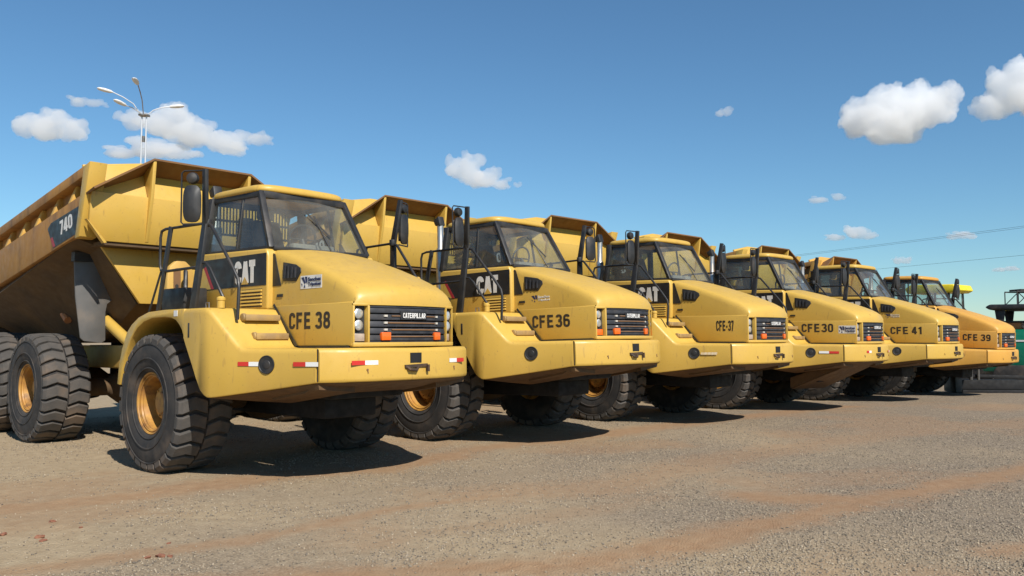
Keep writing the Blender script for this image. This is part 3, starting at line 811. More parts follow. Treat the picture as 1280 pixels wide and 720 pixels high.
    for z in (3.12, 3.32, 3.53): q.beam((-.46, -.60, z), (-.46, .60, z), .03, .03)
    for k in range(25):
        y = -.60 + k * .05; q.beam((-.46, y, 3.12), (-.46, y, 3.53), .016, .016)
    q.build('rear_guard', 'black', cab)
    # ---- posts, rails, mirrors
    for s in (-1, 1):
        q = MB(); q.beam((.86, s * 1.56, 1.99), (.95, s * 1.47, 3.04), .045, .13, up=(1, 0, 0), h2=.10); q.beam((.95, s * 1.47, 3.03), (1.04, s * 1.53, 3.68), .045, .10, up=(1, 0, 0), h2=.075)
        q.lathe([(.0, 3.0), (.05, 3.0), (.05, 3.09), (.0, 3.09)], 10, (.96, s * 1.45, 0), 'z')
        q.build('mirror_post', 'black', T, bevel=.008)
        q = MB()
        q.tube([(.95, s * 1.45, 3.04), (1.06, s * 1.45, 3.00), (1.50, s * 1.43, 2.50), (1.63, s * 1.42, 2.33), (1.655, s * 1.42, 2.22), (1.63, s * 1.42, 1.86)], .020)
        q.tube([(.91, s * 1.50, 2.56), (1.02, s * 1.49, 2.55), (1.10, s * 1.48, 2.48), (1.38, s * 1.46, 2.12), (1.40, s * 1.46, 1.99)], .018)
        q.build('front_handrail', 'black', T)
        q = MB(); q.tube([(.94, s * 1.47, 3.04), (.10, s * 1.55, 3.04), (.0, s * 1.555, 3.02), (-.03, s * 1.555, 2.94), (-.03, s * 1.555, 2.60), (.0, s * 1.555, 2.52), (.10, s * 1.55, 2.50), (.90, s * 1.52, 2.51)], .018)
        q.tube([(.0, s * 1.555, 2.50), (-.30, s * 1.58, 1.92)], .014)
        q.build('side_handrail', 'black', T)
        q = MB(); q.beam((-.06, s * 1.56, 1.95), (.22, s * 1.54, 3.06), .035, .07, up=(1, 0, 0)); q.build('rail_post', 'black', T, bevel=.006)
        # mirror assembly, hinged on the post
        q = MB(); q.tube([(0, 0, -.08), (0, 0, -.01), (-.02, s * .04, .0), (-.06, s * .26, .0), (-.06, s * .29, -.03), (-.06, s * .29, -.62), (-.04, s * .26, -.65), (-.06, s * .05, -.64)], .011, 6)
        mi = q.build('mirror', 'black', T); mi.location = (1.04, s * 1.53, 3.665)
        q = MB(); rows = []
        for sc, x in ((.2, -.035), (.8, -.03), (1.0, -.005), (1.0, .02), (.7, .045), (.2, .055)):
            rows.append([(-.05 + x, s * .16 + .105 * sc * math.copysign(abs(math.cos(a)) ** .6, math.cos(a)), -.40 + .225 * sc * math.copysign(abs(math.sin(a)) ** .6, math.sin(a))) for a in [i * math.pi / 12 for i in range(24)]])
        q.loft(rows, closed=True, caps=True); q.build('mirror_housing', 'black', mi)
        q = MB(); q.box(-.090, -.084, s * .16 - .08, s * .16 + .08, -.58, -.22); q.build('mirror_glass', 'chrome', mi)
        q = MB(); rows = []
        for sc, x in ((.1, -.045), (.9, -.035), (1.0, 0), (.8, .035), (.3, .05)):
            rows.append([(-.05 + x, s * .16 + .075 * sc * math.cos(a), -.09 + .075 * sc * math.sin(a)) for a in [i * math.pi / 9 for i in range(18)]])
        q.loft(rows, closed=True, caps=True); q.build('wide_mirror', 'black', mi)
    # ---- behind the cab
    q = MB(); q.lathe([(.0, 2.05), (.085, 2.05), (.085, 3.25), (.06, 3.30), (.06, 3.72), (.05, 3.72), (.05, 3.3)], 20, (-.85, -.35, 0), 'z'); ex = q.build('exhaust_stack', 'chrome', T)
    q = MB(); q.hexa([(-.92, -.42, 3.70), (-.78, -.42, 3.70), (-.78, -.28, 3.70), (-.92, -.28, 3.70), (-.97, -.42, 3.80), (-.83, -.42, 3.88), (-.83, -.28, 3.88), (-.97, -.28, 3.80)]); q.build('exhaust_cap', 'black', ex, bevel=.02)
    q = MB(); q.box(-.98, -.52, -.20, .60, 1.75, 2.95); q.build('cooler_box', 'black', T, bevel=.03)
    q = MB()
    for k in range(9): q.lathe([(.10, 2.95 + k * .05), (.14, 2.965 + k * .05), (.14, 2.985 + k * .05), (.10, 3.0 + k * .05)], 14, (-.72, .05, 0), 'z')
    q.lathe([(.11, 2.9), (.11, 3.42), (0, 3.44)], 14, (-.72, .05, 0), 'z'); q.build('air_intake', 'black', T)
    q = MB(); q.box(-.62, .0, -1.25, -.92, 2.0, 2.32); q.build('battery_box', 'black', T, bevel=.02)
    q = MB(); q.tube([(-.70, -.85, 1.9), (-.75, -.85, 2.4), (-.85, -.80, 2.6), (-1.0, -.72, 2.5), (-1.2, -.6, 2.0)], .03, 8); q.tube([(-.62, -.95, 1.9), (-.7, -1.0, 2.25), (-.9, -.9, 2.4), (-1.2, -.7, 1.9)], .022, 8); q.build('hoses', 'black', T)
    arch = [(-.98, 1.75), (-.58, 1.75), (-.58, 2.55), (-.62, 2.68), (-.71, 2.76), (-.85, 2.76), (-.94, 2.68), (-.98, 2.55)]
    q = MB(); q.prism(arch, 'x', -1.12, -1.02); ht = q.build('hitch_tower', 'body_yellow', T, bevel=.02)
    slot = [(-.84 + .055 * math.cos(a), 2.50 + (.10 if math.sin(a) > 0 else -.10) + .055 * math.sin(a)) for a in [i * math.pi / 8 for i in range(16)]]
    q = MB(); q.prism(slot, 'x', -1.022, -1.015); q.build('slot', 'rusty_steel', ht)
    # ---- chassis
    q = MB(); q.box(-.95, 2.25, -.55, .55, .92, 1.98); q.box(-.6, 1.9, -.40, .40, .66, .92); q.build('front_frame', 'screed_black', T, bevel=.03)  # near-black colour stands in for the shade under the truck
    for x in (0, AX_M, AX_R):
        q = MB(); q.lathe([(0, -1.2), (.20, -1.2), (.20, -.95), (.15, -.9), (.15, -.4), (.30, -.2), (.33, 0), (.30, .2), (.15, .4), (.15, .9), (.20, .95), (.20, 1.2), (0, 1.2)], 20, (x, 0, WR)); q.build('axle', 'shaded_mud', T)
    q = MB()
    for s in (-1, 1): q.box(-7.1, -1.75, s * .36, s * .52, 1.18, 1.56)
    for x in (-1.8, -3.2, -5.3, -7.0): q.box(x - .12, x + .12, -.36, .36, 1.2, 1.5)
    q.build('rear_frame', 'body_yellow', T, bevel=.02)
    q = MB(); q.lathe([(0, .75), (.27, .75), (.27, 1.0), (.2, 1.05), (.2, 1.6), (.26, 1.65), (.26, 1.85), (0, 1.85)], 20, (-1.45, 0, 0), 'z'); q.tube([(-1.9, 0, 1.3), (-.8, 0, 1.3)], .22, 16); q.build('hitch', 'body_yellow', T)
    for s in (-1, 1):
        q = MB(); q.tube([(-1.15, s * .75, 1.30), (-1.75, s * .68, 1.30)], .085, 14); q.tube([(-.9, s * .78, 1.30), (-1.2, s * .75, 1.30)], .045, 10); q.tube([(-1.75, s * .68, 1.15), (-1.75, s * .68, 1.47)], .10, 12); q.build('steering_cylinder', 'body_yellow', T)
        q = MB(); q.tube([(-1.95, s * .88, 1.42), (-3.3, s * .92, 2.0)], .085, 14); q.tube([(-3.3, s * .92, 2.0), (-4.0, s * .94, 2.28)], .05, 12); q.tube([(-1.95, s * .76, 1.42), (-1.95, s * 1.0, 1.42)], .10, 12); q.build('hoist_cylinder', 'yellow', T)
        q = MB(); q.hexa([(-1.9, s * .40, .95), (-1.35, s * .40, .95), (-1.35, s * .95, .95), (-1.9, s * .95, .95), (-2.1, s * .40, 1.20), (-1.5, s * .40, 1.3), (-1.5, s * .9, 1.3), (-2.1, s * .9, 1.2)]); q.build('frame_bracket', 'body_yellow', T, bevel=.02)
        q = MB(); q.box(-1.36, -1.28, s * .88, s * .96, 1.50, 1.78); q.build('lock_bar', 'dark_red', T, bevel=.01)
        q = MB(); q.tube([(-5.1, s * .9, 2.25), (-4.75, s * .98, 2.10), (-4.5, s * 1.0, 1.98)], .06, 10); q.build('body_stop', 'orange', T)
        q = MB(); q.slab([(-7.42, s * .92, .55), (-7.42, s * 1.68, .55), (-7.36, s * 1.68, 2.24), (-7.36, s * .92, 2.24)], (-1, 0, 0), .03); q.build('rear_mud_flap', 'rubber', T)
        # rubber guard hanging ahead of the middle wheel
        pts = [(1.50, 2.86), (1.23, 2.86), (.96, 2.62), (.76, 2.44), (.70, 2.385), (.72, 2.34), (.90, 2.28), (1.0, 2.20), (1.02, 2.08), (1.0, 1.64), (1.06, 1.60), (1.32, 1.63), (1.37, 1.68), (1.46, 2.3)]
        q = MB(); front = [(-3.0 + .10 * (1 - ((y - 1.15) / .45) ** 2) - .06 * (2.9 - z), s * y, z) for y, z in pts]
        q.slab(front, (-1, 0, 0), .03); mg = q.build('mud_guard', 'flap', T, bevel=.01)
        q = MB(); q.box(-3.02, -2.90, s * 1.08, s * 1.52, 2.84, 2.98); q.build('guard_bracket', 'black', mg)
    # ---- dump body
    def zt(x): return 4.19 + .157 * (x + 1.95)
    def zl(x): return max(3.17 + .21 * (x + 2.3), 2.25)
    xs = [-2.52, -3.2, -4.2, -5.2, -6.2, -7.0, -7.8]
    zf = {-2.52: 2.20, -3.2: 1.85, -4.2: 1.66, -5.2: 1.62, -6.2: 1.60, -7.0: 1.62, -7.8: 1.8}
    q = MB(); rows = []
    for x in xs:
        z = zl(x); o = [(1.66, z + .02), (1.30, z - interp(-x, [(2, .09), (3.5, .09), (5, .33), (8, .3)])), (.74, min(zf[x], z - .15))]
        i = [(.70, min(zf[x], z - .15) + .08), (1.25, z + .0), (1.52, z + .10), (1.54, z + .2)]
        half = o; prof = [(x, -a, b) for a, b in o] + [(x, a, b) for a, b in o[::-1]] + [(x, a, b) for a, b in i[::-1]][::1][::-1][::-1]
        prof = [(x, -a, b) for a, b in o] + [(x, a, b) for a, b in o[::-1]] + [(x, 1.54, z + .2), (x, 1.25, z), (x, .70, min(zf[x], z - .15) + .08), (x, -.70, min(zf[x], z - .15) + .08), (x, -1.25, z), (x, -1.54, z + .2)]
        rows.append(prof)
    q.loft(rows, closed=True, caps=True)
    body = q.build('dump_body', 'shaded_mud', T, smooth=30)
    for s in (-1, 1):
        xe = -7.8
        q = MB(); q.prism([(-2.06, zt(-2.06) - .40), (-2.30, 3.17), (xe, zl(xe)), (xe, zt(xe) - .40)], 'y', s * 1.55, s * 1.70)
        sp = q.build('side_panel', 'worn_shaded_side', body, bevel=.01)
        q = MB(); q.prism([(-1.98, zt(-1.98)), (-2.35, 3.3), (xe, zl(xe) + .1), (xe, zt(xe))], 'y', s * 1.50, s * 1.552); q.build('inner_wall', 'worn_shaded_side', body)
        q = MB(); q.prism([(-1.96, zt(-1.96) + .003), (-2.0, zt(-2.0) - .145), (xe, zt(xe) - .145), (xe, zt(xe) + .003)], 'y', s * 1.47, s * 1.702); q.build('top_rail', 'worn_shaded_side', body, bevel=.012)
        q = MB(); q.prism([(-1.93, 4.195), (-2.16, 4.15), (-2.42, 3.12), (-2.26, 3.14)], 'y', s * 1.46, s * 1.706); q.build('corner_post', 'yellow', body, bevel=.01)
        for k in range(8):
            x = -2.68 - k * .685; zz = zt(x)
            q = MB(); q.prism([(s * 1.55, zz - .14), (s * 1.60, zz - .14), (s * 1.698, zz - .405), (s * 1.55, zz - .405)], 'x', x - .045, x + .045); q.build('rib', 'body_yellow', body, bevel=.004)
        q = MB(); q.slab([(-2.22, s * 1.7015, 3.60), (-2.36, s * 1.7015, 3.19), (-3.24, s * 1.7015, 3.045), (-3.49, s * 1.7015, 3.36), (-3.36, s * 1.7015, 3.44)], (0, s, 0), .002)
        dc = q.build('model_decal', 'black_decal', body)
        text('model_lettering', '740', .47, .22, (-2.76, s * 1.7045, 3.365), 'R' if s < 0 else 'L', 'white', dc, bold=.19, tilt=(R(-10) * 1, 'Y'))
        q = MB(); q.slab([(-3.24, s * 1.7042, 3.055), (-3.36, s * 1.7042, 3.20), (-3.28, s * 1.7042, 3.22), (-3.16, s * 1.7042, 3.07)], (0, s, 0), .001); q.build('red_corner', 'dark_red', dc)
    # headboard: upper plate, lower panel, spill guard, gussets
    q = MB(); q.slab([(-2.06, -1.68, 3.76), (-2.06, 1.68, 3.76), (-2.25, 1.68, 4.195), (-2.325, .79, 4.36), (-2.325, -.79, 4.36), (-2.25, -1.68, 4.195)], (-1, 0, 0), .05)
    q.build('headboard', 'yellow', body, bevel=.006)
    def hx(z): return -2.02 - (3.80 - z) * .13
    q = MB(); q.slab([(hx(z), y, z) for y, z in ((-1.64, 3.79), (-1.64, 3.36), (-1.41, 3.085), (1.41, 3.085), (1.64, 3.36), (1.64, 3.79))], (-1, 0, .13), .06)
    q.build('headboard_panel', 'yellow', body, bevel=.01)
    for s in (-1, 1):
        q = MB(); q.slab([(hx(3.36) - .05, s * 1.66, 3.36), (hx(3.36) - .05, s * 1.69, 3.38), (hx(3.08) - .02, s * 1.44, 3.05), (hx(3.08) - .02, s * 1.40, 3.06)], (1, 0, 0), .09); q.build('edge_bar', 'yellow', body)
    q = MB(); q.box(-2.66, hx(3.085) - .03, -1.40, 1.40, 3.035, 3.095); q.build('ledge', 'shaded_mud', body)
    q = MB(); q.slab([(-2.43 + .04 * (3.03 - z), y, z) for y, z in ((-1.32, 3.033), (-.74, 2.20), (.74, 2.20), (1.32, 3.033))], (-1, 0, 0), .06); q.build('lower_front_panel', 'yellow', body, bevel=.008)
    q = MB(); q.slab([(-1.86, -.81, 4.365), (-1.86, .81, 4.365), (-2.27, .81, 4.16), (-2.27, -.81, 4.16)], (0, 0, -1), .028)
    for s in (-1, 1): q.slab([(-1.86, s * .81, 4.365), (-1.79, s * 1.70, 3.81), (-2.09, s * 1.70, 3.75), (-2.27, s * .81, 4.16)], (0, s * -.5, -1), .028)
    q.build('spill_guard', 'shaded_rust', body)
    for s in (-1, 1):
        q = MB(); q.prism([(-1.875, 4.328), (-2.22, 4.15), (-2.06, 3.80), (-2.13, 3.12), (-2.10, 3.12), (-1.94, 3.80)], 'y', s * .79 - .025, s * .79 + .025); q.build('gusset', 'yellow', body, bevel=.004)
    return T

def ground_z(x, y): return float(gheight(np.array([x]), np.array([y]))[0])

def find(root, name):
    out = []
    def rec(o):
        for c in o.children:
            if c.name.split('.')[0] == name: out.append(c)
            rec(c)
    rec(root)
    return out

POSE = [[-3.4193, 11.6679, 0.022, 0.7276, -0.0079], [-0.3818, 14.7434, 0.0414, 0.7348, -0.0256], [2.7579, 17.6548, 0.0434, 0.7872, 0.0009],
        [5.8784, 20.4808, 0.0038, 0.7792, 0.0037], [9.1733, 23.4007, -0.0159, 0.8134, 0.0053], [12.2357, 26.1191, -0.1271, 0.8351, 0.0313]]
proto = build_truck()
trucks = [proto] + [copy_tree(proto) for _ in range(5)]
NUM = [('CFE 38', (2.12, 1.85), .80, .20), ('CFE36', (2.08, 1.84), .74, .20), ('CFE-37', (2.46, 1.85), .36, .20), ('CFE30', (2.06, 1.885), .72, .19), ('CFE 41', (2.17, 1.87), .77, .19), ('CFE 39', (2.40, 1.86), .73, .19)]
LAB = ['yellow dump truck with CFE 38 on its hood and red-white tape on its bumper',
       'yellow articulated dump truck with CFE36 on its hood, parked between CFE 38 and CFE-37',
       'yellow articulated dump truck with small CFE-37 on its hood and bare bumper',
       'yellow articulated dump truck with CFE30 on its hood and a loose belly plate hanging down',
       'yellow articulated dump truck with CFE 41 on its hood, parked between CFE30 and CFE 39',
       'orange-yellow dump truck with CFE 39 on its hood, beside the green paver']
def side_y(x, z=1.85): return -(.80 - .028 * (x - 1.36) / 1.55 - .0045 * (z - 1.556) / .484) - .0016
def reflector(T, x, y, z, nx, ny, l=.16, flip=False):
    """red and white tape on a vertical face with normal (nx, ny)"""
    n = Vector((nx, ny, 0)).normalized(); t = Vector((0, 0, 1)).cross(n).normalized()
    for k, m in enumerate(('white_tape', 'red_tape') if flip else ('red_tape', 'white_tape')):
        a = Vector((x, y, z)) + t * (-l + k * l) + n * .002
        q = MB(); q.slab([a, a + t * l, a + t * l + Vector((0, 0, .048)), a + Vector((0, 0, .048))], n, .003); q.build('reflector_tape', m, T)
def sticker(T, x, z, w, h, plate=True):
    y = -.762 if z > 2.05 else side_y(x)
    tl = 0.0
    if plate:
        q = MB(); q.slab([(x - w / 2, y, z - h / 2), (x + w / 2, y + .004, z - h / 2), (x + w / 2, y + .002, z + h / 2), (x - w / 2, y, z + h / 2)], (0, -1, 0), .004)
        st = q.build('company_sticker', 'white', T)
    else: st = T
    yy = y - (.0045 if plate else .0); m = 'navy' if plate else 'white'
    text('sticker_lettering', 'Sanches', w * .60, h * .30, (x + w * .17, yy, z + h * .20), 'R', m, st, bold=.02)
    text('sticker_lettering', 'Tripoloni', w * .60, h * .34, (x + w * .17, yy, z - h * .20), 'R', m, st, bold=.02)
    for a in (((-.46, .30), (-.34, .34), (-.24, -.05), (-.30, -.10)), ((-.28, .34), (-.17, .34), (-.17, -.12), (-.24, .05)), ((-.46, -.05), (-.42, -.28), (-.40, -.12)), ((-.34, -.34), (-.26, -.34), (-.29, -.12))):
        q = MB(); q.slab([(x + u * w, yy, z + v * h * 1.2) for u, v in a], (0, -1, 0), .002); q.build('sticker_mark', 'navy', st)
for i, T in enumerate(trucks):
    X, Y, Z, a, pi = POSE[i]
    T.location = (X, Y, Z); T.rotation_euler = (0, pi, -a)
    tag(T, LAB[i], 'dump truck', 'articulated dump trucks parked in a row')
    Mx = Matrix.Translation((X, Y, Z)) @ T.rotation_euler.to_matrix().to_4x4()
    Mi = Mx.inverted()
    for w in find(T, 'wheel'):                      # every wheel stands on the ground under it
        wp = Mx @ Vector((w.location.x, w.location.y, 0.9))
        wp.z = ground_z(wp.x, wp.y) + WR
        w.location.z = (Mi @ wp).z
        w.rotation_euler[1] = random.uniform(0, 6.28)
    s, (x, z), wd, ht = NUM[i]
    for wd_i in range(s.count(' ') + 1): text('number_lettering', s, wd, ht, (x, side_y(x, z), z), 'R', 'lettering', T, bold=.185, gap=.10, tilt=(R(1.03), 'Z'), word=wd_i)
    sw = random.uniform(-.25, .25)
    for k, mi in enumerate(find(T, 'mirror')):
        mi.rotation_euler[2] = [-.75, .1, .0, .15, .0, .1][i] * (1 if k == 0 else -1) if k == 0 else random.uniform(-.3, .3)
# truck by truck: reflectors, stickers, odd parts
T = trucks[0]
sticker(T, 2.12, 2.305, .42, .155)
wn_ = (.43, -.9)
reflector(T, 1.965, -1.466, 1.335, *wn_, l=.14); reflector(T, 2.66, -1.195, 1.335, .35, -.93)
reflector(T, xb(.69) + .004, -.69, 1.345, .96, -.2); reflector(T, xb(.71) + .004, .72, 1.345, .96, .22, flip=True)
sticker(trucks[1], 1.86, 2.205, .40, .13, plate=False)
sticker(trucks[3], 2.72, 1.85, .37, .17)
sticker(trucks[4], 1.83, 2.25, .38, .13, plate=False)
for i in (3,):
    T = trucks[i]
    reflector(T, 2.52, -1.245, 1.335, .35, -.93, .20, flip=True); reflector(T, xb(.5) + .004, -.50, 1.345, .98, -.1, .10); reflector(T, xb(.55) + .004, .62, 1.345, .97, .2, .07)
    q = MB(); q.slab([(2.85, -.75, 1.16), (2.85, .75, 1.16), (1.55, .62, .50), (1.35, -.62, .52)], (.4, 0, -1), .03)
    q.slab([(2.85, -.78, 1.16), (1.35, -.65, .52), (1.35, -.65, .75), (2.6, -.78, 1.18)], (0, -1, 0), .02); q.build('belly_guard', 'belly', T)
T = trucks[2]; q = MB(); n = Vector((.35, -.93, 0)).normalized(); t = Vector((0, 0, 1)).cross(n); c0 = Vector((2.42, -1.285, 1.325)) + n * .008
q.slab([c0 - t * .14, c0 + t * .15, c0 + t * .16 + Vector((0, 0, .045)), c0 - t * .13 + Vector((0, 0, .04))], n, .002); q.build('bumper_label', 'faded_label', T)
for o in find(trucks[1], 'lower_lens'): o.material_slots[0].link = 'OBJECT'; o.material_slots[0].material = MATS['amber']
# the last truck is painted a deeper orange
def repaint(o):
    for c in o.children:
        if c.type == 'MESH' and c.material_slots and c.material_slots[0].material and c.material_slots[0].material.name == 'yellow':
            c.material_slots[0].link = 'OBJECT'; c.material_slots[0].material = MATS['yellow_orange']
        repaint(c)
repaint(trucks[5])
# ------------------------------------------------------------------ lamp mast behind the row
def lamp_mast(X, Y):
    gz = ground_z(X, Y); top = 14.75
    M = empty('lamp_mast', (X, Y, gz)); tag(M, 'white twin-tube lamp mast with four lamps standing behind the dump bodies', 'lamp mast')
    for s in (-1, 1):
        q = MB(); q.tube([(s * .13, 0, 0), (s * .13, 0, top)], .045, 10); q.build('mast_tube', 'galv', M)
    for k in range(10):
        q = MB(); q.beam((-.13, 0, 1.2 + k * 1.45), (.13, 0, 1.2 + k * 1.45), .04, .05); q.build('rung', 'galv', M)
    q = MB(); q.box(-.27, .27, -.2, .2, top - .02, top + .08); q.build('top_plate', 'steel', M, bevel=.01)
    q = MB(); q.box(-.06, .06, -.08, .06, top - 1.55, top - 1.2); q.build('ballast_box', 'steel', M, bevel=.01)
    q = MB(); q.box(-.35, .35, -.35, .35, -.3, .12); q.build('footing', 'concrete', M, bevel=.02)
    for k, (dx, dy, L_, up) in enumerate(((-1.45, -.9, 1, 1.15), (-.55, -1.1, 1, .30), (.22, -1.4, 1, 1.45), (1.25, .55, 1, .70))):
        p0 = Vector((dx * .12, dy * .12, top + .05)); p2 = Vector((dx, dy, top + up)); p1 = Vector((dx * .35, dy * .35, top + up * .55))
        q = MB(); q.tube([p0, p1, (p1 + p2) / 2 + Vector((0, 0, .05)), p2], .03, 8); ar = q.build('lamp_arm', 'galv' if k != 2 else 'steel', M)
        d = Vector((dx, dy, .22)).normalized(); l = d.cross(Vector((0, 0, 1))).normalized(); u = l.cross(d)
        rows = []
        for t, w, h in ((0, .05, .05), (.12, .12, .09), (.45, .17, .11), (.72, .15, .08), (.82, .05, .03)):
            c = p2 + d * t
            rows.append([c + l * w * math.cos(a) + u * h * math.sin(a) for a in [i * math.pi / 6 for i in range(12)]])
        q = MB(); q.loft(rows, closed=True, caps=True); q.build('lamp_head', 'white' if k != 2 else 'galv', ar)
lamp_mast(-21.6, 48.0)

# ------------------------------------------------------------------ machines beyond the last truck
def simple_wheel(parent, x, y, z, r, w, m='rubber'):
    q = MB(); q.lathe([(r * .5, -w * .42), (r * .62, -w * .5), (r * .9, -w * .48), (r, -w * .36), (r, w * .36), (r * .9, w * .48), (r * .62, w * .5), (r * .5, w * .42)], 36, (x, y, z))
    t = q.build('wheel', m, parent)
    q = MB(); q.lathe([(0, -w * .34), (r * .3, -w * .36), (r * .48, -w * .40), (r * .53, -w * .46), (r * .53, w * .46), (0, w * .4)], 28, (x, y, z)); q.build('rim', 'lemon', t)

# green asphalt paver (x = its length, local), standing beside the last truck
gz = ground_z(18, 30)
PV = empty('asphalt_paver', (19.45, 29.6, gz), R(-38)); tag(PV, 'green asphalt paver with black canopy standing beside the last dump truck', 'paver')
q = MB(); q.prism([(-2.2, .55), (2.4, .55), (2.4, 1.75), (1.2, 2.05), (-1.2, 2.05), (-2.2, 1.7)], 'y', -1.2, 1.2); q.build('body', 'green', PV, bevel=.05)
for s in (-1, 1):
    q = MB(); q.box(-2.1, 2.3, s * 1.205, s * 1.215, 1.62, 1.68); q.build('white_stripe', 'white', PV)
    q = MB(); rows = []
    for a in range(24):
        t = a / 24 * 2 * math.pi; x = 1.5 * (1 if math.cos(t) > 0 else -1) + .38 * math.cos(t); rows.append((x, .42 + .38 * math.sin(t)))
    q.prism(rows, 'y', s * .85, s * 1.25); q.build('crawler_track', 'rubber', PV, bevel=.02)
q = MB(); q.prism([(-1.9, 2.75), (1.6, 2.75), (1.75, 2.83), (1.6, 2.93), (-1.9, 2.95), (-2.05, 2.85)], 'y', -1.35, 1.35); q.build('canopy', 'black', PV, bevel=.05, seg=3)
for x in (-1.6, -.1, 1.3):
    for s in (-1, 1):
        q = MB(); q.beam((x, s * 1.15, 2.0), (x, s * 1.15, 2.78), .10, .14, h2=.34); q.build('canopy_post', 'black', PV, bevel=.02)
for s in (-1, 1):
    q = MB(); q.box(-.5, .0, s * .55 - .25, s * .55 + .25, 2.05, 2.2); q.box(-.55, -.43, s * .55 - .25, s * .55 + .25, 2.2, 2.6); q.build('seat', 'interior', PV, bevel=.04)
q = MB(); q.tube([(-1.7, -1.1, 2.33), (1.4, -1.1, 2.33)], .03); q.tube([(-1.7, 1.1, 2.33), (1.4, 1.1, 2.33)], .03); q.build('guard_rail', 'black', PV)
q = MB(); q.box(-2.0, -1.0, -.9, .9, 2.05, 2.3); q.build('engine_cover', 'orange', PV, bevel=.04)
q = MB(); q.hexa([(2.4, -1.5, .35), (3.6, -1.6, .45), (3.6, 1.6, .45), (2.4, 1.5, .35), (2.4, -1.5, 1.1), (3.7, -1.75, 1.3), (3.7, 1.75, 1.3), (2.4, 1.5, 1.1)]); q.build('hopper', 'green', PV, bevel=.04)
# its screed, lowered on the ground alongside the truck
SC = empty('paver_screed', (15.4, 26.6, ground_z(15.4, 26.6)), R(-4)); tag(SC, 'low black steel screed with a tow arm lying beside the last dump truck', 'screed')
q = MB(); q.box(-1.15, .75, -.35, .35, .12, .42); q.build('screed_box', 'screed_black', SC, bevel=.02)
q = MB(); q.box(-1.2, 1.35, -.42, .38, .0, .11); q.build('screed_plate', 'screed_black', SC, bevel=.01)
q = MB(); q.box(-1.38, -1.16, -.42, .42, .02, .62); q.build('end_gate', 'grey_steel', SC, bevel=.03)
q = MB(); q.beam((-1.1, -.2, .55), (.95, -.2, .50), .12, .10); q.beam((.95, -.2, .50), (1.45, -.2, .33), .11, .09); q.build('tow_arm', 'screed_black', SC, bevel=.02)
q = MB(); q.tube([(-.85, -.3, .42), (-.85, -.3, .80)], .06, 12); q.tube([(-.62, -.3, .42), (-.62, -.3, .85)], .045, 12); q.build('jack', 'grey_steel', SC)
q = MB(); q.tube([(1.05, -.40, .16), (1.05, .38, .16)], .15, 16); q.build('roller', 'screed_black', SC)

# yellow wheel loader: only its cab roof shows over the last truck
gz = ground_z(19.0, 37)
WL = empty('wheel_loader', (18.6, 36.0, gz), R(-50)); tag(WL, 'lemon-yellow wheel loader whose cab roof shows above the last dump truck', 'wheel loader')
q = MB(); q.prism([(-1.0, 3.68), (.85, 3.68), (1.05, 3.78), (.95, 4.02), (-.85, 4.06), (-1.1, 3.9)], 'y', -.9, .9); q.build('cab_roof', 'lemon', WL, bevel=.05, seg=3)
for x in (-.75, .1, .7):
    for s in (-1, 1):
        q = MB(); q.beam((x, s * .7, 2.1), (x * .95, s * .7, 3.74), .07, .08); q.build('cab_post', 'black', WL)
q = MB(); q.box(-.75, .7, -.7, .7, 1.6, 2.3); q.build('cab_base', 'lemon', WL, bevel=.04)
q = MB(); q.slab([(.71, -.68, 2.3), (.71, .68, 2.3), (.68, .68, 3.72), (.68, -.68, 3.72)], (1, 0, 0), .006); q.build('windshield', 'glass', WL, smooth=0)
q = MB(); q.prism([(-3.1, .9), (-.75, .9), (-.75, 2.35), (-2.9, 2.15), (-3.1, 1.8)], 'y', -.8, .8); q.build('engine_hood', 'lemon', WL, bevel=.06)
q = MB(); q.box(-.75, 1.9, -.45, .45, .8, 1.6); q.build('front_frame', 'lemon', WL, bevel=.04)
q = MB(); q.beam((1.2, -.4, 1.7), (3.0, -.4, .6), .14, .32); q.beam((1.2, .4, 1.7), (3.0, .4, .6), .14, .32); q.build('lift_arm', 'lemon', WL, bevel=.02)
q = MB(); q.prism([(2.9, .15), (3.9, .12), (3.95, .18), (3.2, .35), (3.0, .8), (3.3, 1.25), (3.1, 1.3), (2.85, .8)], 'y', -1.35, 1.35); q.build('bucket', 'steel', WL)
for x in (-1.75, 1.4):
    for s in (-1, 1): simple_wheel(WL, x, s * .95, .75, .76, .55)
# milling machine with a lattice conveyor raised behind the paver
gz = ground_z(24, 38)
MM = empty('milling_machine', (26.2, 39.0, gz + 0.0), R(2)); tag(MM, 'white road milling machine with a lattice discharge conveyor reaching over the paver', 'milling machine')
q = MB(); q.prism([(-.6, .7), (4.5, .7), (4.5, 2.7), (-.2, 2.6), (-.6, 2.2)], 'y', -1.15, 1.15); q.build('body', 'white', MM, bevel=.06)
q = MB(); q.box(.3, 3.2, -1.3, 1.3, 3.55, 3.72); q.build('canopy', 'navy', MM, bevel=.05)
for x in (.5, 3.0):
    for s in (-1, 1): q = MB(); q.beam((x, s * 1.1, 2.6), (x, s * 1.1, 3.58), .08, .08); q.build('canopy_post', 'black', MM)
q = MB()
A0, A1 = -2.75, 1.2
for s in (-1, 1):
    for z in (3.30, 3.92): q.beam((A0, s * .45, z), (A1, s * .45, z - .05), .05, .06)
    for k in range(7):
        x = A0 + k * .65; q.beam((x, s * .45, 3.30), (x, s * .45, 3.92), .035, .035)
        if k < 6: q.beam((x, s * .45, 3.92 if k % 2 else 3.30), (x + .65, s * .45, 3.30 if k % 2 else 3.92), .03, .03)
q.build('conveyor_truss', 'black', MM)
q = MB(); q.box(-2.55, 1.2, -.42, .42, 3.95, 4.03); q.build('conveyor_belt', 'rubber', MM)
q = MB(); q.tube([(-2.1, -.4, 3.8), (-2.1, -.4, 5.1)], .012, 6); q.build('antenna', 'black', MM)
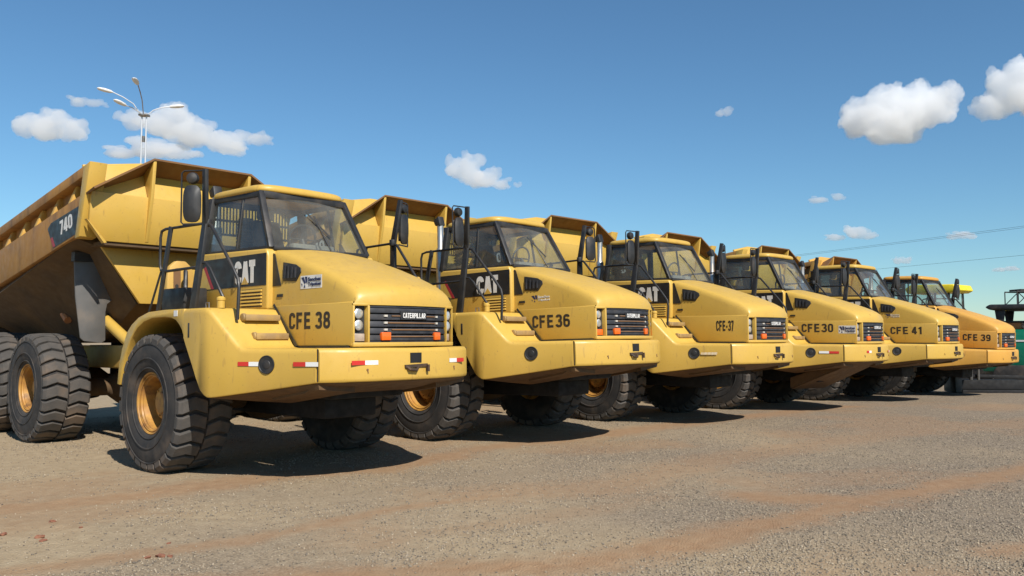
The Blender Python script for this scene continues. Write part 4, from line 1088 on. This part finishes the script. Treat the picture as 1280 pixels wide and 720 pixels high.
for x in (.3, 3.6):
    for s in (-1, 1):
        q = MB(); q.prism([(x - .6, .0), (x + .6, .0), (x + .75, .3), (x + .6, .6), (x - .6, .6), (x - .75, .3)], 'y', s * .75, s * 1.15); q.build('crawler_track', 'rubber', MM, bevel=.03)
        q = MB(); q.box(x - .12, x + .12, s * .83, s * 1.07, .58, .9); q.build('track_leg', 'steel', MM)

# ------------------------------------------------------------------ power line far behind
poles = [(-58, 384), (14, 219), (86, 54)]
for i, (x, y) in enumerate(poles):
    U = empty('utility_pole', (x, y, ground_z(x, y))); tag(U, 'grey concrete utility pole of the power line far behind the trucks', 'utility pole', 'poles of the power line')
    q = MB(); q.tube([(0, 0, -.2), (0, 0, 16.4 if i else 16)], [.22, .12], 12); q.build('pole', 'concrete', U)
    q = MB(); q.beam((-.5, -1.1, 15.6), (.5, 1.1, 15.6), .12, .14); q.build('crossarm', 'concrete', U)
HH = [15.9, 14.2]
for k, (hz, off) in enumerate(((15.95, -1.0), (15.95, 1.0), (12.4, 0.14))):
    q = MB()
    for (ax, ay), (bx, by) in zip(poles[:-1], poles[1:]):
        pts = []
        for j in range(25):
            t = j / 24; sag = 0.5 * 4 * t * (1 - t)
            pts.append((ax + (bx - ax) * t + off * .4, ay + (by - ay) * t + off, ground_z(ax, ay) + hz - sag))
        q.tube(pts, .016, 5)
    o = q.build('power_cable', 'black'); tag(o, 'thin dark overhead cable strung between far utility poles', 'cable', 'cables of the power line')

# ------------------------------------------------------------------ clouds: closed bodies of scattering droplets, far away at cumulus height
cm = bpy.data.materials.new('cloud_vapour'); cm.use_nodes = True
nt = cm.node_tree; nt.nodes.clear()
ou = nt.nodes.new('ShaderNodeOutputMaterial'); pv = nt.nodes.new('ShaderNodeVolumePrincipled')
pv.inputs['Color'].default_value = (1, 1, 1, 1); pv.inputs['Density'].default_value = 0.02; pv.inputs['Anisotropy'].default_value = 0.2
nt.links.new(pv.outputs[0], ou.inputs['Volume'])
MATS['cloud'] = cm
F_, PI_ = 1035.7, R(3.28)
def sky_point(u, v, d):
    x, y, z = (u - 640) / F_, 1.0, -(v - 360) / F_
    return Vector((x * d, (y * math.cos(PI_) - z * math.sin(PI_)) * d, 1.714 + (y * math.sin(PI_) + z * math.cos(PI_)) * d))
dt = bpy.data.textures.new('cloud_relief', 'CLOUDS'); dt.noise_depth = 4; dt.noise_scale = 45
dt2 = bpy.data.textures.new('cloud_fine_relief', 'CLOUDS'); dt2.noise_depth = 4; dt2.noise_scale = 14
CLOUDS = [  # blobs in photograph measure: (u, v, radius u, radius v); distance; label
    ([(30, 160, 20, 17), (58, 160, 28, 23), (88, 165, 20, 17), (75, 150, 20, 14), (104, 170, 6, 10)], 3000, 'broad white cumulus low over the body of the first dump truck'),
    ([(98, 128, 13, 9), (118, 129, 15, 7)], 3300, 'small thin white cloud above the broad cumulus'),
    ([(170, 150, 22, 18), (205, 155, 34, 24), (245, 168, 34, 20), (280, 178, 32, 18), (295, 190, 18, 9), (325, 174, 20, 9), (215, 140, 20, 12)], 3000, 'long sloping white cloud behind the lamp mast'),
    ([(150, 192, 26, 9), (190, 188, 36, 14), (225, 192, 24, 10)], 3600, 'flat white cloud bank just above the first dump body'),
    ([(572, 212, 17, 19), (585, 214, 22, 22), (586, 198, 9, 9), (605, 224, 24, 15), (625, 231, 15, 9), (647, 232, 7, 5)], 3000, 'small bright cumulus between the first two dump bodies'),
    ([(1070, 155, 24, 18), (1095, 145, 36, 36), (1125, 140, 46, 42), (1160, 135, 36, 32), (1185, 135, 18, 20), (1112, 170, 38, 14), (1150, 104, 10, 12)], 3000, 'large puffy cumulus high over the right end of the row'),
    ([(1240, 135, 22, 22), (1265, 115, 32, 38), (1290, 105, 34, 44), (1330, 120, 40, 40)], 3000, 'tall white cloud mass next to the large puffy cumulus'),
    ([(900, 142, 8, 6), (909, 140, 9, 7)], 3400, 'tiny lone cloud puff in the open sky'),
    ([(1025, 250, 14, 5), (1048, 246, 9, 6)], 4200, 'thin pair of cloud puffs below the large cumulus'),
    ([(1045, 297, 16, 5), (1070, 291, 17, 10), (1086, 295, 12, 6)], 4200, 'low cloud over the cab of CFE30'),
    ([(1190, 296, 10, 5), (1204, 294, 14, 6), (1215, 296, 9, 4)], 4600, 'small flat cloud low over CFE 39'),
    ([(1122, 326, 8, 6), (1132, 326, 9, 5)], 5000, 'tiny cloud just over the cab of CFE 41'),
    ([(1250, 337, 9, 4), (1264, 336, 12, 4)], 5000, 'tiny flat cloud above the milling machine'),
]
for k, (blobs, dist, lab) in enumerate(CLOUDS):
    bm = bmesh.new(); sc = dist / F_; r2 = random.Random(k)
    ctr = sky_point(sum(b[0] for b in blobs) / len(blobs), sum(b[1] for b in blobs) / len(blobs), dist)
    for (u, v, ru, rv) in blobs:
        base = sky_point(u, v, dist) - ctr
        bits = [(0, 0, 0, .80)] + [(r2.uniform(-.75, .75), r2.uniform(-.8, .8), r2.uniform(-.45, .75), r2.uniform(.28, .48)) for _ in range(9)]
        for (a, b_, c, s) in bits:
            g = bmesh.ops.create_icosphere(bm, subdivisions=2, radius=1)
            for w in g['verts']:
                w.co = Vector(((w.co.x * s + a) * ru * sc, (w.co.y * s + b_) * (ru + rv) * .5 * sc, (w.co.z * s + c) * rv * sc)) + base
    m0 = bpy.data.meshes.new('cloud'); bm.to_mesh(m0); bm.free()
    o = link('cloud', m0); o.location = ctr
    size = max(b[3] for b in blobs) * sc
    rm = o.modifiers.new('union', 'REMESH'); rm.mode = 'VOXEL'; rm.voxel_size = max(size / 14, 2.2)
    d1 = o.modifiers.new('relief', 'DISPLACE'); d1.texture = dt; d1.strength = size * .38; d1.mid_level = .55; d1.texture_coords = 'GLOBAL'
    d2 = o.modifiers.new('relief2', 'DISPLACE'); d2.texture = dt2; d2.strength = size * .20; d2.mid_level = .5; d2.texture_coords = 'GLOBAL'
    dg = bpy.context.evaluated_depsgraph_get()
    m1 = bpy.data.meshes.new_from_object(o.evaluated_get(dg)); o.modifiers.clear(); o.data = m1
    m1.materials.clear(); m1.materials.append(cm)
    tag(o, lab, 'cloud')
